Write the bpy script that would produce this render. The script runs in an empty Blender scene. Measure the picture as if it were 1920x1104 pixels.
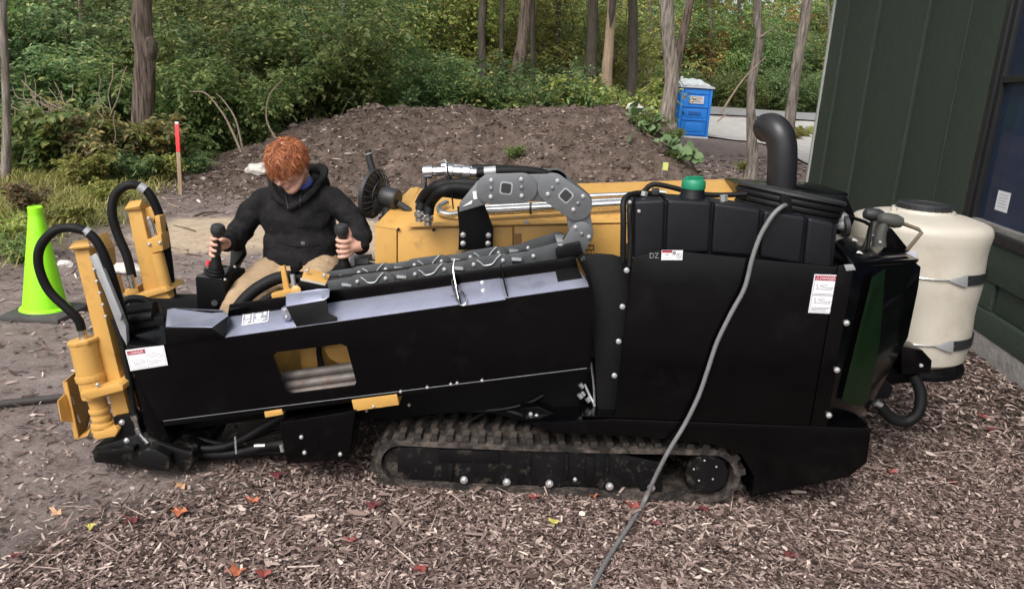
import bpy, bmesh, math, random
import numpy as np
from mathutils import Vector, Matrix, noise
R_ = math.radians
random.seed(7); RNG = np.random.default_rng(7)
SC = bpy.context.scene
COL = SC.collection

# ------------------------------------------------------------------ camera
FPX, PITCH, ROLL, CAMH = 1450.0, R_(15.0), R_(3.5), 1.69
_F = Vector((0, math.cos(PITCH), -math.sin(PITCH)))
_u0 = Vector((0, math.sin(PITCH), math.cos(PITCH))); _r0 = Vector((1, 0, 0))
_Rt = math.cos(ROLL)*_r0 + math.sin(ROLL)*_u0
_Up = -math.sin(ROLL)*_r0 + math.cos(ROLL)*_u0
CAMP = Vector((0, 0, CAMH))
cd = bpy.data.cameras.new('camera'); cam = bpy.data.objects.new('camera', cd); COL.objects.link(cam)
cd.sensor_fit = 'HORIZONTAL'; cd.sensor_width = 36; cd.lens = FPX/1920*36
cd.clip_start = 0.05; cd.clip_end = 1000
m3 = Matrix((_Rt, _Up, -_F)).transposed()
cam.matrix_world = Matrix.Translation(CAMP) @ m3.to_4x4()
SC.camera = cam

# ------------------------------------------------------------------ sky and sun (overcast)
SUN_EL, SUN_AZ = 48.0, 205.0            # azimuth: compass from +Y, clockwise
w = bpy.data.worlds.new('World'); SC.world = w; w.use_nodes = True
nt = w.node_tree; nt.nodes.clear()
sky = nt.nodes.new('ShaderNodeTexSky'); sky.sky_type = 'NISHITA'; sky.sun_disc = False
sky.sun_elevation = R_(SUN_EL); sky.sun_rotation = R_(SUN_AZ)
sky.air_density = 1.0; sky.dust_density = 5.0; sky.ozone_density = 1.0
hs = nt.nodes.new('ShaderNodeHueSaturation'); hs.inputs['Saturation'].default_value = 0.32
bg = nt.nodes.new('ShaderNodeBackground'); bg.inputs['Strength'].default_value = 0.135
wo = nt.nodes.new('ShaderNodeOutputWorld')
nt.links.new(sky.outputs[0], hs.inputs['Color']); nt.links.new(hs.outputs[0], bg.inputs[0]); nt.links.new(bg.outputs[0], wo.inputs[0])
sl = bpy.data.lights.new('sun', 'SUN'); so = bpy.data.objects.new('sun', sl); COL.objects.link(so)
sl.energy = 1.1; sl.angle = R_(30); sl.color = (1.0, 0.96, 0.9)
_sd = Vector((math.sin(R_(SUN_AZ))*math.cos(R_(SUN_EL)), math.cos(R_(SUN_AZ))*math.cos(R_(SUN_EL)), math.sin(R_(SUN_EL))))
so.rotation_euler = _sd.to_track_quat('Z', 'Y').to_euler(); so.location = (0, 0, 20)
SC.view_settings.view_transform = 'Standard'; SC.view_settings.look = 'None'
SC.view_settings.gamma = 1; SC.view_settings.exposure = 0.75
SC.view_settings.use_curve_mapping = False
try:
    SC.cycles.max_bounces = 6; SC.cycles.transparent_max_bounces = 8; SC.cycles.use_denoising = True
    SC.cycles.sample_clamp_indirect = 4
except Exception: pass

# ------------------------------------------------------------------ pixel <-> place helpers
def ray(px, py):
    return _F*FPX + _Rt*(px-960) - _Up*(py-552)
def P(px, py, Y):
    d = ray(px, py); return CAMP + d*(Y/d.y)
def ss(a, b, x):
    t = min(1, max(0, (x-a)/(b-a))); return t*t*(3-2*t)
def gz0(x, y):
    z = 0.22*ss(9, 26, y) + 1.0*ss(30, 52, y) + 2.0*ss(60, 140, y)
    z += 0.25*ss(-4, -12, x)*ss(8, 14, y)
    return z
def gz(x, y):
    z = gz0(x, y)
    a = 0.012 + 0.05*ss(6, 12, y)
    return z + a*noise.noise((x*0.8, y*0.8, 3.1)) + 0.4*a*noise.noise((x*2.7, y*2.7, 9.1))
def G(px, py, dz=0.0):
    d = ray(px, py); lo, hi = 0.0, None
    t = 0.0005
    while t < 0.2:
        p = CAMP + d*t
        if p.z < gz(p.x, p.y)+dz: hi = t; break
        lo = t; t *= 1.03
    if hi is None: return CAMP + d*(90/d.y)
    for _ in range(24):
        m = (lo+hi)/2; p = CAMP + d*m
        if p.z < gz(p.x, p.y)+dz: hi = m
        else: lo = m
    p = CAMP + d*hi
    return Vector((p.x, p.y, gz(p.x, p.y)+dz))

# ------------------------------------------------------------------ objects
def origin(o):
    v = Vector((0, 0, 0))
    while o is not None:
        v += o.location; o = o.parent
    return v
def tag(o, label=None, cat=None, group=None, kind=None):
    if label: o['label'] = label
    if cat: o['category'] = cat
    if group: o['group'] = group
    if kind: o['kind'] = kind
    return o
def thing(name, label, cat, loc, group=None):
    o = bpy.data.objects.new(name, None); COL.objects.link(o)
    o.location = loc; o.empty_display_size = 0.1
    return tag(o, label, cat, group)
def link(name, me, mat, parent=None, loc=None):
    o = bpy.data.objects.new(name, me); COL.objects.link(o)
    if mat is not None and len(me.materials) == 0: me.materials.append(mat)
    if parent is not None: o.parent = parent
    if loc is not None: o.location = Vector(loc) - (origin(parent) if parent is not None else Vector((0, 0, 0)))
    return o
def fin(me, smooth=True, ang=38):
    if smooth:
        me.polygons.foreach_set('use_smooth', [True]*len(me.polygons))
        try: me.set_sharp_from_angle(angle=R_(ang))
        except Exception: pass
    me.update(); return me
def from_bm(name, bm, mat, parent=None, smooth=True, ang=38, base=None):
    """bm is in world coordinates; a top-level mesh gets its origin at base"""
    bmesh.ops.recalc_face_normals(bm, faces=bm.faces[:])
    me = bpy.data.meshes.new(name)
    off = origin(parent) if parent is not None else (Vector(base) if base is not None else Vector((0, 0, 0)))
    bmesh.ops.translate(bm, verts=bm.verts[:], vec=-off)
    bm.to_mesh(me); bm.free(); fin(me, smooth, ang)
    o = link(name, me, mat, parent)
    if parent is None: o.location = off
    return o
def mk(name, verts, faces, mat, parent=None, smooth=False, base=None, bevel=0):
    bm = bmesh.new(); vs = [bm.verts.new(v) for v in verts]
    for f in faces: bm.faces.new([vs[i] for i in f])
    if bevel: bev(bm, bevel)
    return from_bm(name, bm, mat, parent, smooth or bool(bevel), base=base)
def bev(bm, w, seg=2):
    bmesh.ops.recalc_face_normals(bm, faces=bm.faces[:])
    ed = [e for e in bm.edges if len(e.link_faces) == 2 and e.calc_face_angle(0) > 0.3]
    bmesh.ops.bevel(bm, geom=ed, offset=w, offset_type='OFFSET', segments=seg, profile=0.6, affect='EDGES', clamp_overlap=True)
def add_poly(bm, pts, vec):
    n = len(pts); a = [bm.verts.new(p) for p in pts]; b = [bm.verts.new(Vector(p)+vec) for p in pts]
    bm.faces.new(a); bm.faces.new(b[::-1])
    for i in range(n): bm.faces.new((a[i], b[i], b[(i+1) % n], a[(i+1) % n]))
def prism(name, px, Y0, Y1, mat, parent=None, bevel=0.003, seg=2, base=None):
    """outline given where it is seen at depth Y0, real thickness Y1-Y0 along the machine's width"""
    bm = bmesh.new(); add_poly(bm, [P(x, y, Y0) for x, y in px], Vector((0, Y1-Y0, 0)))
    if bevel: bev(bm, bevel, seg)
    return from_bm(name, bm, mat, parent, True, base=base)
def hull(name, pts, mat, parent=None, bevel=0.004, base=None, seg=2):
    bm = bmesh.new()
    for p in pts: bm.verts.new(p)
    r = bmesh.ops.convex_hull(bm, input=bm.verts[:])
    dead = [e for e in r['geom_interior'] if isinstance(e, bmesh.types.BMVert)]
    bmesh.ops.delete(bm, geom=dead, context='VERTS')
    bmesh.ops.dissolve_limit(bm, angle_limit=R_(2), verts=bm.verts[:], edges=bm.edges[:])
    if bevel: bev(bm, bevel, seg)
    return from_bm(name, bm, mat, parent, True, base=base)
def slab(name, pts, thick, mat, parent=None, bevel=0.002, base=None):
    """a plate through world points, thickness along its normal (away from the camera)"""
    pts = [Vector(p) for p in pts]
    n = Vector((0, 0, 0))
    for i in range(len(pts)):
        n += (pts[i]-pts[0]).cross(pts[(i+1) % len(pts)]-pts[0])
    n.normalize()
    if n.dot(CAMP-pts[0]) < 0: n = -n
    bm = bmesh.new(); add_poly(bm, pts, -n*thick)
    if bevel: bev(bm, bevel)
    return from_bm(name, bm, mat, parent, True, base=base)
def catmull(pts, k=6):
    pts = [Vector(p) for p in pts]
    if len(pts) < 3: return pts
    q = [pts[0]*2-pts[1]] + pts + [pts[-1]*2-pts[-2]]; out = []
    for i in range(1, len(q)-2):
        p0, p1, p2, p3 = q[i-1:i+3]
        for j in range(k):
            t = j/k
            out.append(0.5*((2*p1)+(p2-p0)*t+(2*p0-5*p1+4*p2-p3)*t*t+(3*p1-p0-3*p2+p3)*t**3))
    out.append(pts[-1]); return out
def add_tube(bm, pts, rad, n=10, smooth=0, cap=True, wob=0):
    if smooth: 
        m = len(pts); pp = catmull(pts, smooth)
        if not isinstance(rad, (int, float)):
            rad = [rad[min(m-1, int(i/smooth))]*(1-(i/smooth) % 1)+rad[min(m-1, int(i/smooth)+1)]*((i/smooth) % 1) for i in range(len(pp))]
        pts = pp
    pts = [Vector(p) for p in pts]; L = len(pts)
    t0 = (pts[1]-pts[0]).normalized()
    a = t0.cross(Vector((0, 0, 1)));  a = a if a.length > 0.1 else t0.cross(Vector((1, 0, 0))); a.normalize()
    rings = []
    for i, p in enumerate(pts):
        t = (pts[min(L-1, i+1)]-pts[max(0, i-1)]).normalized()
        a = (a - t*a.dot(t)).normalized(); b = t.cross(a)
        r = rad if isinstance(rad, (int, float)) else rad[i]
        rr = []
        for k in range(n):
            th = 2*math.pi*k/n; q = r
            if wob: q *= 1+wob*noise.noise((p.x*3+math.cos(th)*1.3, p.z*1.6+p.y, math.sin(th)*1.3+p.z*.3))
            rr.append(bm.verts.new(p+(a*math.cos(th)+b*math.sin(th))*q))
        rings.append(rr)
    for i in range(L-1):
        for k in range(n):
            bm.faces.new((rings[i][k], rings[i][(k+1) % n], rings[i+1][(k+1) % n], rings[i+1][k]))
    if cap: bm.faces.new(rings[0][::-1]); bm.faces.new(rings[-1])
def tube(name, pts, rad, mat, parent=None, n=12, smooth=6, base=None, wob=0):
    bm = bmesh.new(); add_tube(bm, pts, rad, n, smooth, wob=wob)
    return from_bm(name, bm, mat, parent, True, 45, base=base)
def cyl(name, p0, p1, r, mat, parent=None, n=20, r1=None, bevel=0.0, base=None):
    bm = bmesh.new(); add_tube(bm, [p0, p1], [r, r if r1 is None else r1], n)
    if bevel: bev(bm, bevel)
    return from_bm(name, bm, mat, parent, True, base=base)
def lathe(name, prof, c, mat, parent=None, n=32, axis=None, base=None):
    """prof: (radius, height along the axis)"""
    bm = bmesh.new(); c = Vector(c)
    M = Matrix.Identity(3) if axis is None else Vector(axis).normalized().to_track_quat('Z', 'Y').to_matrix()
    rings = []
    for r, z in prof:
        rings.append([bm.verts.new(c+M@Vector((max(r, 1e-4)*math.cos(2*math.pi*k/n), max(r, 1e-4)*math.sin(2*math.pi*k/n), z))) for k in range(n)])
    for i in range(len(rings)-1):
        for k in range(n): bm.faces.new((rings[i][k], rings[i][(k+1) % n], rings[i+1][(k+1) % n], rings[i+1][k]))
    bm.faces.new(rings[0][::-1]); bm.faces.new(rings[-1])
    return from_bm(name, bm, mat, parent, True, 35, base=base)
def vnoise(x, y, seed=0):
    xi = np.floor(x).astype(np.int64); yi = np.floor(y).astype(np.int64); fx = x-xi; fy = y-yi
    fx = fx*fx*(3-2*fx); fy = fy*fy*(3-2*fy)
    def h(a, b):
        n = (a*374761393 + b*668265263 + seed*1442695041) & 0x7fffffff
        n = ((n ^ (n >> 13))*1274126177) & 0x7fffffff
        return ((n ^ (n >> 16)) & 0xffff)/32767.5-1
    return (h(xi, yi)*(1-fx)+h(xi+1, yi)*fx)*(1-fy)+(h(xi, yi+1)*(1-fx)+h(xi+1, yi+1)*fx)*fy
def fast_mesh(name, verts, tris, mat, k=3):
    verts = np.asarray(verts, np.float32).reshape(-1, 3); tris = np.asarray(tris, np.int32).reshape(-1, k)
    me = bpy.data.meshes.new(name)
    me.vertices.add(len(verts)); me.vertices.foreach_set('co', verts.ravel())
    me.loops.add(tris.size); me.loops.foreach_set('vertex_index', tris.ravel())
    me.polygons.add(len(tris)); me.polygons.foreach_set('loop_start', np.arange(0, tris.size, k, dtype=np.int32))
    me.polygons.foreach_set('loop_total', np.full(len(tris), k, np.int32))
    me.materials.append(mat); me.update(calc_edges=True); return me

# ------------------------------------------------------------------ materials
def nodes(m):
    m.use_nodes = True; t = m.node_tree; t.nodes.clear()
    out = t.nodes.new('ShaderNodeOutputMaterial'); b = t.nodes.new('ShaderNodeBsdfPrincipled')
    t.links.new(b.outputs[0], out.inputs[0]); return t, b, out
def ramp(t, stops):
    r = t.nodes.new('ShaderNodeValToRGB'); e = r.color_ramp.elements
    while len(e) < len(stops): e.new(0.5)
    for x, (p, c) in zip(e, stops): x.position = p; x.color = (*c, 1)
    return r
def tex(t, scale, detail=4, rough=0.6, kind='ShaderNodeTexNoise', co='Object', stretch=None):
    tc = t.nodes.new('ShaderNodeTexCoord'); n = t.nodes.new(kind); n.inputs['Scale'].default_value = scale
    if kind == 'ShaderNodeTexNoise': n.inputs['Detail'].default_value = detail; n.inputs['Roughness'].default_value = rough
    if stretch:
        mp = t.nodes.new('ShaderNodeMapping'); mp.inputs['Scale'].default_value = stretch
        t.links.new(tc.outputs[co], mp.inputs[0]); t.links.new(mp.outputs[0], n.inputs['Vector'])
    else: t.links.new(tc.outputs[co], n.inputs['Vector'])
    return n
def mat(name, c, rough=0.5, metal=0.0, var=0.12, vscale=6, bump=0.0, bscale=60, spec=0.5, coat=0.0, dirt=None, dscale=3, dlo=0.55, dhi=0.75, stretch=None, rvar=0.15, ior=None):
    m = bpy.data.materials.new(name); t, b, out = nodes(m)
    lo = tuple(max(0, x*(1-var)) for x in c); hi = tuple(min(1, x*(1+var)) for x in c)
    n = tex(t, vscale, stretch=stretch); r = ramp(t, [(0.3, lo), (0.7, hi)]); t.links.new(n.outputs[0], r.inputs[0])
    col = r.outputs[0]
    if dirt is not None:
        n2 = tex(t, dscale, 8, 0.7); r2 = ramp(t, [(dlo, (0, 0, 0)), (dhi, (1, 1, 1))]); t.links.new(n2.outputs[0], r2.inputs[0])
        mx = t.nodes.new('ShaderNodeMix'); mx.data_type = 'RGBA'; mx.inputs[7].default_value = (*dirt, 1)
        t.links.new(r2.outputs[0], mx.inputs[0]); t.links.new(col, mx.inputs[6]); col = mx.outputs[2]
    t.links.new(col, b.inputs['Base Color'])
    b.inputs['Metallic'].default_value = metal; b.inputs['Specular IOR Level'].default_value = spec
    if ior: b.inputs['IOR'].default_value = ior
    b.inputs['Coat Weight'].default_value = coat; b.inputs['Coat Roughness'].default_value = 0.08
    n3 = tex(t, vscale*2.3, 5); mr = t.nodes.new('ShaderNodeMapRange')
    mr.inputs['To Min'].default_value = max(0.02, rough-rvar); mr.inputs['To Max'].default_value = min(1, rough+rvar)
    t.links.new(n3.outputs[0], mr.inputs[0]); t.links.new(mr.outputs[0], b.inputs['Roughness'])
    if bump:
        n4 = tex(t, bscale, 5, stretch=stretch); bp = t.nodes.new('ShaderNodeBump'); bp.inputs['Strength'].default_value = bump; bp.inputs['Distance'].default_value = 0.02
        t.links.new(n4.outputs[0], bp.inputs['Height']); t.links.new(bp.outputs[0], b.inputs['Normal'])
    return m
def island_mat(name, stops, rough=0.6, trans=0.0, objvar=0.0, spec=0.3):
    """colour picked piece by piece; leaves let some light through"""
    m = bpy.data.materials.new(name); t, b, out = nodes(m)
    g = t.nodes.new('ShaderNodeNewGeometry'); r = ramp(t, stops)
    src = g.outputs['Random Per Island']
    t.links.new(src, r.inputs[0]); col = r.outputs[0]
    if objvar:
        oi = t.nodes.new('ShaderNodeObjectInfo'); h = t.nodes.new('ShaderNodeHueSaturation')
        a = t.nodes.new('ShaderNodeMapRange'); a.inputs['To Min'].default_value = 0.5-0.03*objvar; a.inputs['To Max'].default_value = 0.5+0.02*objvar
        v = t.nodes.new('ShaderNodeMapRange'); v.inputs['To Min'].default_value = 1-0.3*objvar; v.inputs['To Max'].default_value = 1+0.3*objvar
        t.links.new(oi.outputs['Random'], a.inputs[0]); t.links.new(oi.outputs['Random'], v.inputs[0])
        t.links.new(a.outputs[0], h.inputs['Hue']); t.links.new(v.outputs[0], h.inputs['Value']); t.links.new(col, h.inputs['Color']); col = h.outputs[0]
    t.links.new(col, b.inputs['Base Color']); b.inputs['Roughness'].default_value = rough; b.inputs['Specular IOR Level'].default_value = spec
    if trans:
        tr = t.nodes.new('ShaderNodeBsdfTranslucent'); mx = t.nodes.new('ShaderNodeMixShader'); mx.inputs[0].default_value = trans
        t.links.new(col, tr.inputs[0]); t.links.new(b.outputs[0], mx.inputs[1]); t.links.new(tr.outputs[0], mx.inputs[2]); t.links.new(mx.outputs[0], out.inputs[0])
    return m
M = {}
M['yellow'] = mat('yellow_paint', (0.52, 0.295, 0.080), 0.40, var=0.08, dirt=(0.20, 0.115, 0.05), dscale=7, dlo=0.56, dhi=0.86, spec=0.4, bump=0.04, bscale=90)
M['black'] = mat('black_gloss_paint', (0.0012, 0.0012, 0.0016), 0.18, var=0.3, spec=0.26, dirt=(0.0085, 0.008, 0.008), dscale=5, dlo=0.56, dhi=0.9, rvar=0.12, bump=0.02, bscale=7)
M['blackmatte'] = mat('black_matte_steel', (0.0022, 0.0022, 0.0026), 0.5, var=0.3, spec=0.18, dirt=(0.014, 0.011, 0.010), dscale=5, dlo=0.58, dhi=0.9)
M['topsheen'] = mat('sky_sheen_top_plate', (0.44, 0.46, 0.58), 0.42, metal=0.8, var=0.10, vscale=9, spec=0.5, dirt=(0.27, 0.28, 0.36), dscale=9, dlo=0.55, dhi=0.8, bump=0.03, bscale=40)  # sky reflection on the black tops, put into a pale lavender base
M['plastic'] = mat('black_tank_plastic', (0.0045, 0.005, 0.0075), 0.5, var=0.2, spec=0.3, bump=0.08, bscale=200)
M['rubber'] = mat('black_rubber', (0.0045, 0.0045, 0.005), 0.6, var=0.3, spec=0.25, bump=0.08, bscale=120)
M['track'] = mat('muddy_track_rubber', (0.020, 0.018, 0.017), 0.8, var=0.3, spec=0.2, bump=0.5, bscale=50, dirt=(0.13, 0.105, 0.088), dscale=11, dlo=0.44, dhi=0.66)
M['frame'] = mat('muddy_black_frame', (0.003, 0.003, 0.0035), 0.45, var=0.3, spec=0.3, dirt=(0.075, 0.06, 0.05), dscale=16, dlo=0.54, dhi=0.72)
M['steel'] = mat('bright_steel', (0.62, 0.62, 0.62), 0.28, metal=1.0, var=0.1, vscale=20)
M['zinc'] = mat('zinc_bolt', (0.55, 0.55, 0.55), 0.38, metal=0.75, var=0.1, vscale=30)
M['grey_arm'] = mat('galvanised_grey', (0.36, 0.37, 0.38), 0.5, metal=0.4, var=0.12)
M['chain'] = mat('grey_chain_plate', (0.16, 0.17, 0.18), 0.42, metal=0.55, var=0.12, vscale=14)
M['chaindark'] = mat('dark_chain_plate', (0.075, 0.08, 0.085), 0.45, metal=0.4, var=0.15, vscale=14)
M['rod'] = mat('muddy_drill_rod', (0.13, 0.115, 0.105), 0.6, metal=0.35, var=0.3, vscale=14, dirt=(0.15, 0.06, 0.04), dscale=16, dlo=0.55, dhi=0.75)
M['cream'] = mat('cream_polyethylene', (0.47, 0.435, 0.37), 0.45, var=0.07, vscale=4, spec=0.4, dirt=(0.34, 0.29, 0.22), dscale=4, dlo=0.52, dhi=0.85, stretch=(1, 1, .35))
M['cap'] = mat('green_cap', (0.013, 0.20, 0.105), 0.42, var=0.12, vscale=30)
M['lid'] = mat('dark_lid', (0.02, 0.021, 0.023), 0.5, var=0.15)
M['lime'] = mat('lime_cone', (0.30, 0.83, 0.015), 0.5, var=0.04, dirt=(0.13, 0.30, 0.03), dscale=9, dlo=0.58, dhi=0.9)
M['conebase'] = mat('cone_base_rubber', (0.05, 0.048, 0.046), 0.75, var=0.3, dirt=(0.12, 0.1, 0.09), dscale=7)
M['blue'] = mat('blue_cabin_plastic', (0.012, 0.20, 0.68), 0.5, var=0.06, vscale=3)
M['greyroof'] = mat('pale_roof_plastic', (0.55, 0.58, 0.60), 0.5, var=0.06)
M['white'] = mat('white_label', (0.72, 0.72, 0.74), 0.4, var=0.03)
M['ink'] = mat('grey_ink', (0.18, 0.18, 0.2), 0.5, var=0.1)
M['paleink'] = mat('pale_ink', (0.42, 0.42, 0.45), 0.5, var=0.1)
M['red'] = mat('red_print', (0.33, 0.012, 0.035), 0.4, var=0.08)
M['orange_red'] = mat('stake_red', (0.72, 0.05, 0.06), 0.5, var=0.1)
M['wood'] = mat('raw_stake_wood', (0.28, 0.2, 0.13), 0.8, var=0.2, stretch=(1, 1, 0.1), vscale=40)
M['wall'] = mat('dark_green_siding', (0.029, 0.043, 0.032), 0.62, var=0.08, vscale=3, bump=0.25, bscale=30, stretch=(8, 8, 0.5), spec=0.35)
M['trim'] = mat('dark_green_trim_board', (0.031, 0.046, 0.034), 0.6, var=0.12, vscale=12, bump=0.5, bscale=26, stretch=(1, 1, 6), spec=0.35)
M['wframe'] = mat('black_window_frame', (0.010, 0.011, 0.013), 0.45, var=0.1)
M['concrete'] = mat('foundation_concrete', (0.22, 0.205, 0.19), 0.9, var=0.2, vscale=9, bump=0.6, bscale=25)
M['edge'] = mat('pale_corner_trim', (0.34, 0.36, 0.33), 0.6, var=0.08)
M['skin'] = mat('skin', (0.58, 0.33, 0.25), 0.5, var=0.10, vscale=25, spec=0.35)
M['hoodie'] = mat('black_fleece', (0.013, 0.0125, 0.0135), 0.92, var=0.3, vscale=18, bump=0.35, bscale=90, spec=0.15)
M['khaki'] = mat('khaki_cotton', (0.37, 0.265, 0.165), 0.88, var=0.10, vscale=9, bump=0.3, bscale=120, spec=0.15, dirt=(0.22, 0.155, 0.095), dscale=7, dlo=0.6, dhi=0.9)
M['blueshirt'] = mat('blue_collar', (0.07, 0.10, 0.32), 0.85, var=0.15)
M['hair'] = island_mat('ginger_hair', [(0.0, (0.12, 0.030, 0.011)), (0.4, (0.26, 0.075, 0.026)), (0.75, (0.39, 0.130, 0.047)), (1.0, (0.54, 0.23, 0.10))], 0.55, spec=0.35)
M['leather'] = mat('boot_leather', (0.06, 0.04, 0.025), 0.7, var=0.2)
M['greenreflection'] = mat('painted_green_reflection', (0.0016, 0.0095, 0.0016), 0.35, var=0.15, vscale=5, spec=0.4)  # reflected greenery given as a dark green colour
M['bark'] = mat('bark_brown', (0.130, 0.100, 0.082), 0.9, var=0.85, vscale=20, bump=1.0, bscale=24, stretch=(1.6, 1.6, 0.16), spec=0.15, dirt=(0.075, 0.085, 0.055), dscale=3, dlo=0.55, dhi=0.8)
M['barkgrey'] = mat('bark_grey', (0.20, 0.172, 0.148), 0.9, var=0.75, vscale=18, bump=1.0, bscale=22, stretch=(1.6, 1.6, 0.16), spec=0.15, dirt=(0.10, 0.105, 0.075), dscale=3, dlo=0.55, dhi=0.8)
M['barkdark'] = mat('bark_dark', (0.085, 0.074, 0.060), 0.9, var=0.35, vscale=14, bump=0.9, bscale=20, stretch=(1.6, 1.6, 0.3), spec=0.15)
M['barkpale'] = mat('stripped_pale_wood', (0.36, 0.265, 0.19), 0.85, var=0.3, vscale=14, bump=0.5, bscale=20, stretch=(2, 2, 0.15), spec=0.15)
M['twig'] = mat('dry_twig', (0.26, 0.205, 0.16), 0.9, var=0.3, vscale=12, spec=0.15)
M['stem'] = mat('shrub_stem', (0.12, 0.095, 0.07), 0.9, var=0.3, vscale=12, spec=0.15)
M['rock'] = mat('pale_rock', (0.55, 0.52, 0.49), 0.9, var=0.2, vscale=8, bump=0.6, bscale=20)
M['gravel'] = mat('pale_gravel', (0.36, 0.345, 0.325), 0.95, var=0.14, vscale=2.2, bump=0.4, bscale=20)
M['asphalt'] = mat('grey_road', (0.20, 0.2, 0.2), 0.9, var=0.1, vscale=2)
M['glass'] = None
# ================================================================== ground
def axis_pts(segs):
    out = []
    for a, b, s in segs: out += list(np.arange(a, b, s))
    return np.array(out+[segs[-1][1]])
GX = axis_pts([(-160, -40, 12), (-40, -12, 1.4), (-12, -3.2, 0.2), (-3.2, 4.2, 0.055), (4.2, 12, 0.2), (12, 40, 1.4), (40, 160, 12)])
GY = axis_pts([(-60, -4, 6), (-4, 1.6, 0.4), (1.6, 6.2, 0.055), (6.2, 12, 0.14), (12, 30, 0.4), (30, 60, 1.2), (60, 260, 12)])
SAND_C = G(420, 440); SAND_C2 = G(690, 440)
def mulchness(x, y):
    """bark chips cover the ground round the machine and by the building; the left is bare earth"""
    n = 0.35*noise.noise((x*1.1, y*1.1, 1.0)) + 0.2*noise.noise((x*3, y*3, 5.0))
    edge = -1.75 + (y-1.9)*0.75 if y < 3.3 else -0.7 + (y-3.3)*0.45
    return ss(-0.45, 0.35, x - edge + n)
def sandness(x, y):
    n = 0.5*noise.noise((x*1.3, y*1.3, 2.0)) + 0.25*noise.noise((x*4, y*4, 7.0))
    a = 1-math.hypot((x-SAND_C.x)/1.25, (y-SAND_C.y-0.1)/1.25); b = 1-math.hypot((x-SAND_C2.x)/1.3, (y-SAND_C2.y)/1.0)
    return ss(0.0, 0.3, max(a, b)+0.5*n)
def grassness(x, y):
    n = 0.5*noise.noise((x*0.9, y*0.9, 4.0))
    g = ss(0.0, 0.8, (-3.9-0.2*(y-7))-x + n)
    return max(g*ss(5.6, 7.2, y+n), 0.7*ss(18, 24, y)*ss(-3, -6, x), 0.8*ss(46, 50, y))
def build_ground():
    X, Y = np.meshgrid(GX, GY); nx, ny = len(GX), len(GY)
    Z = np.empty_like(X); C = np.zeros((ny*nx, 4), np.float32); C[:, 3] = 1
    k = 0
    for j in range(ny):
        for i in range(nx):
            x, y = float(X[j, i]), float(Y[j, i]); z = gz(x, y)
            near = -4 < x < 5 and 1 < y < 12
            m = mulchness(x, y) if near else 0.3
            if near:
                z += 0.006*noise.noise((x*9, y*9, 2.2)) + 0.010*m*noise.noise((x*16, y*16, 1.2))
                z -= 0.004
            Z[j, i] = z
            C[k, 0] = m; C[k, 1] = sandness(x, y) if near else 0; C[k, 2] = grassness(x, y) if y < 60 else 0.9; k += 1
    v = np.stack([X, Y, Z], -1).reshape(-1, 3)
    I = np.arange(nx*ny).reshape(ny, nx)
    q = np.stack([I[:-1, :-1], I[:-1, 1:], I[1:, 1:], I[1:, :-1]], -1).reshape(-1, 4)
    m = bpy.data.materials.new('ground_earth'); t, b, out = nodes(m)
    at = t.nodes.new('ShaderNodeAttribute'); at.attribute_name = 'mask'
    sp = t.nodes.new('ShaderNodeSeparateColor'); t.links.new(at.outputs['Color'], sp.inputs[0])
    n1 = tex(t, 5, 10, 0.7); r1 = ramp(t, [(0.28, (0.12, 0.095, 0.087)), (0.5, (0.225, 0.182, 0.168)), (0.75, (0.33, 0.275, 0.255))]); t.links.new(n1.outputs[0], r1.inputs[0])
    n2 = tex(t, 34, 8, 0.75); r2 = ramp(t, [(0.32, (0.035, 0.025, 0.021)), (0.5, (0.085, 0.062, 0.053)), (0.68, (0.17, 0.128, 0.108))]); t.links.new(n2.outputs[0], r2.inputs[0])
    n3 = tex(t, 8, 8, 0.7); r3 = ramp(t, [(0.3, (0.36, 0.27, 0.19)), (0.6, (0.52, 0.42, 0.31)), (0.8, (0.58, 0.49, 0.38))]); t.links.new(n3.outputs[0], r3.inputs[0])
    n4 = tex(t, 9, 8, 0.7); r4 = ramp(t, [(0.3, (0.05, 0.055, 0.02)), (0.6, (0.12, 0.12, 0.045)), (0.8, (0.18, 0.16, 0.08))]); t.links.new(n4.outputs[0], r4.inputs[0])
    col = r1.outputs[0]
    for ch, c in ((0, r2), (1, r3), (2, r4)):
        mx = t.nodes.new('ShaderNodeMix'); mx.data_type = 'RGBA'
        t.links.new(sp.outputs[ch], mx.inputs[0]); t.links.new(col, mx.inputs[6]); t.links.new(c.outputs[0], mx.inputs[7]); col = mx.outputs[2]
    t.links.new(col, b.inputs['Base Color']); b.inputs['Roughness'].default_value = 0.95; b.inputs['Specular IOR Level'].default_value = 0.15
    n5 = tex(t, 22, 10, 0.75); bp = t.nodes.new('ShaderNodeBump'); bp.inputs['Strength'].default_value = 0.75; bp.inputs['Distance'].default_value = 0.04
    t.links.new(n5.outputs[0], bp.inputs['Height']); t.links.new(bp.outputs[0], b.inputs['Normal'])
    me = fast_mesh('ground', v, q, m, 4); fin(me, True, 180)
    ca = me.color_attributes.new('mask', 'FLOAT_COLOR', 'POINT'); ca.data.foreach_set('color', C.ravel())
    tag(link('ground', me, m), kind='structure')
build_ground()

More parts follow.
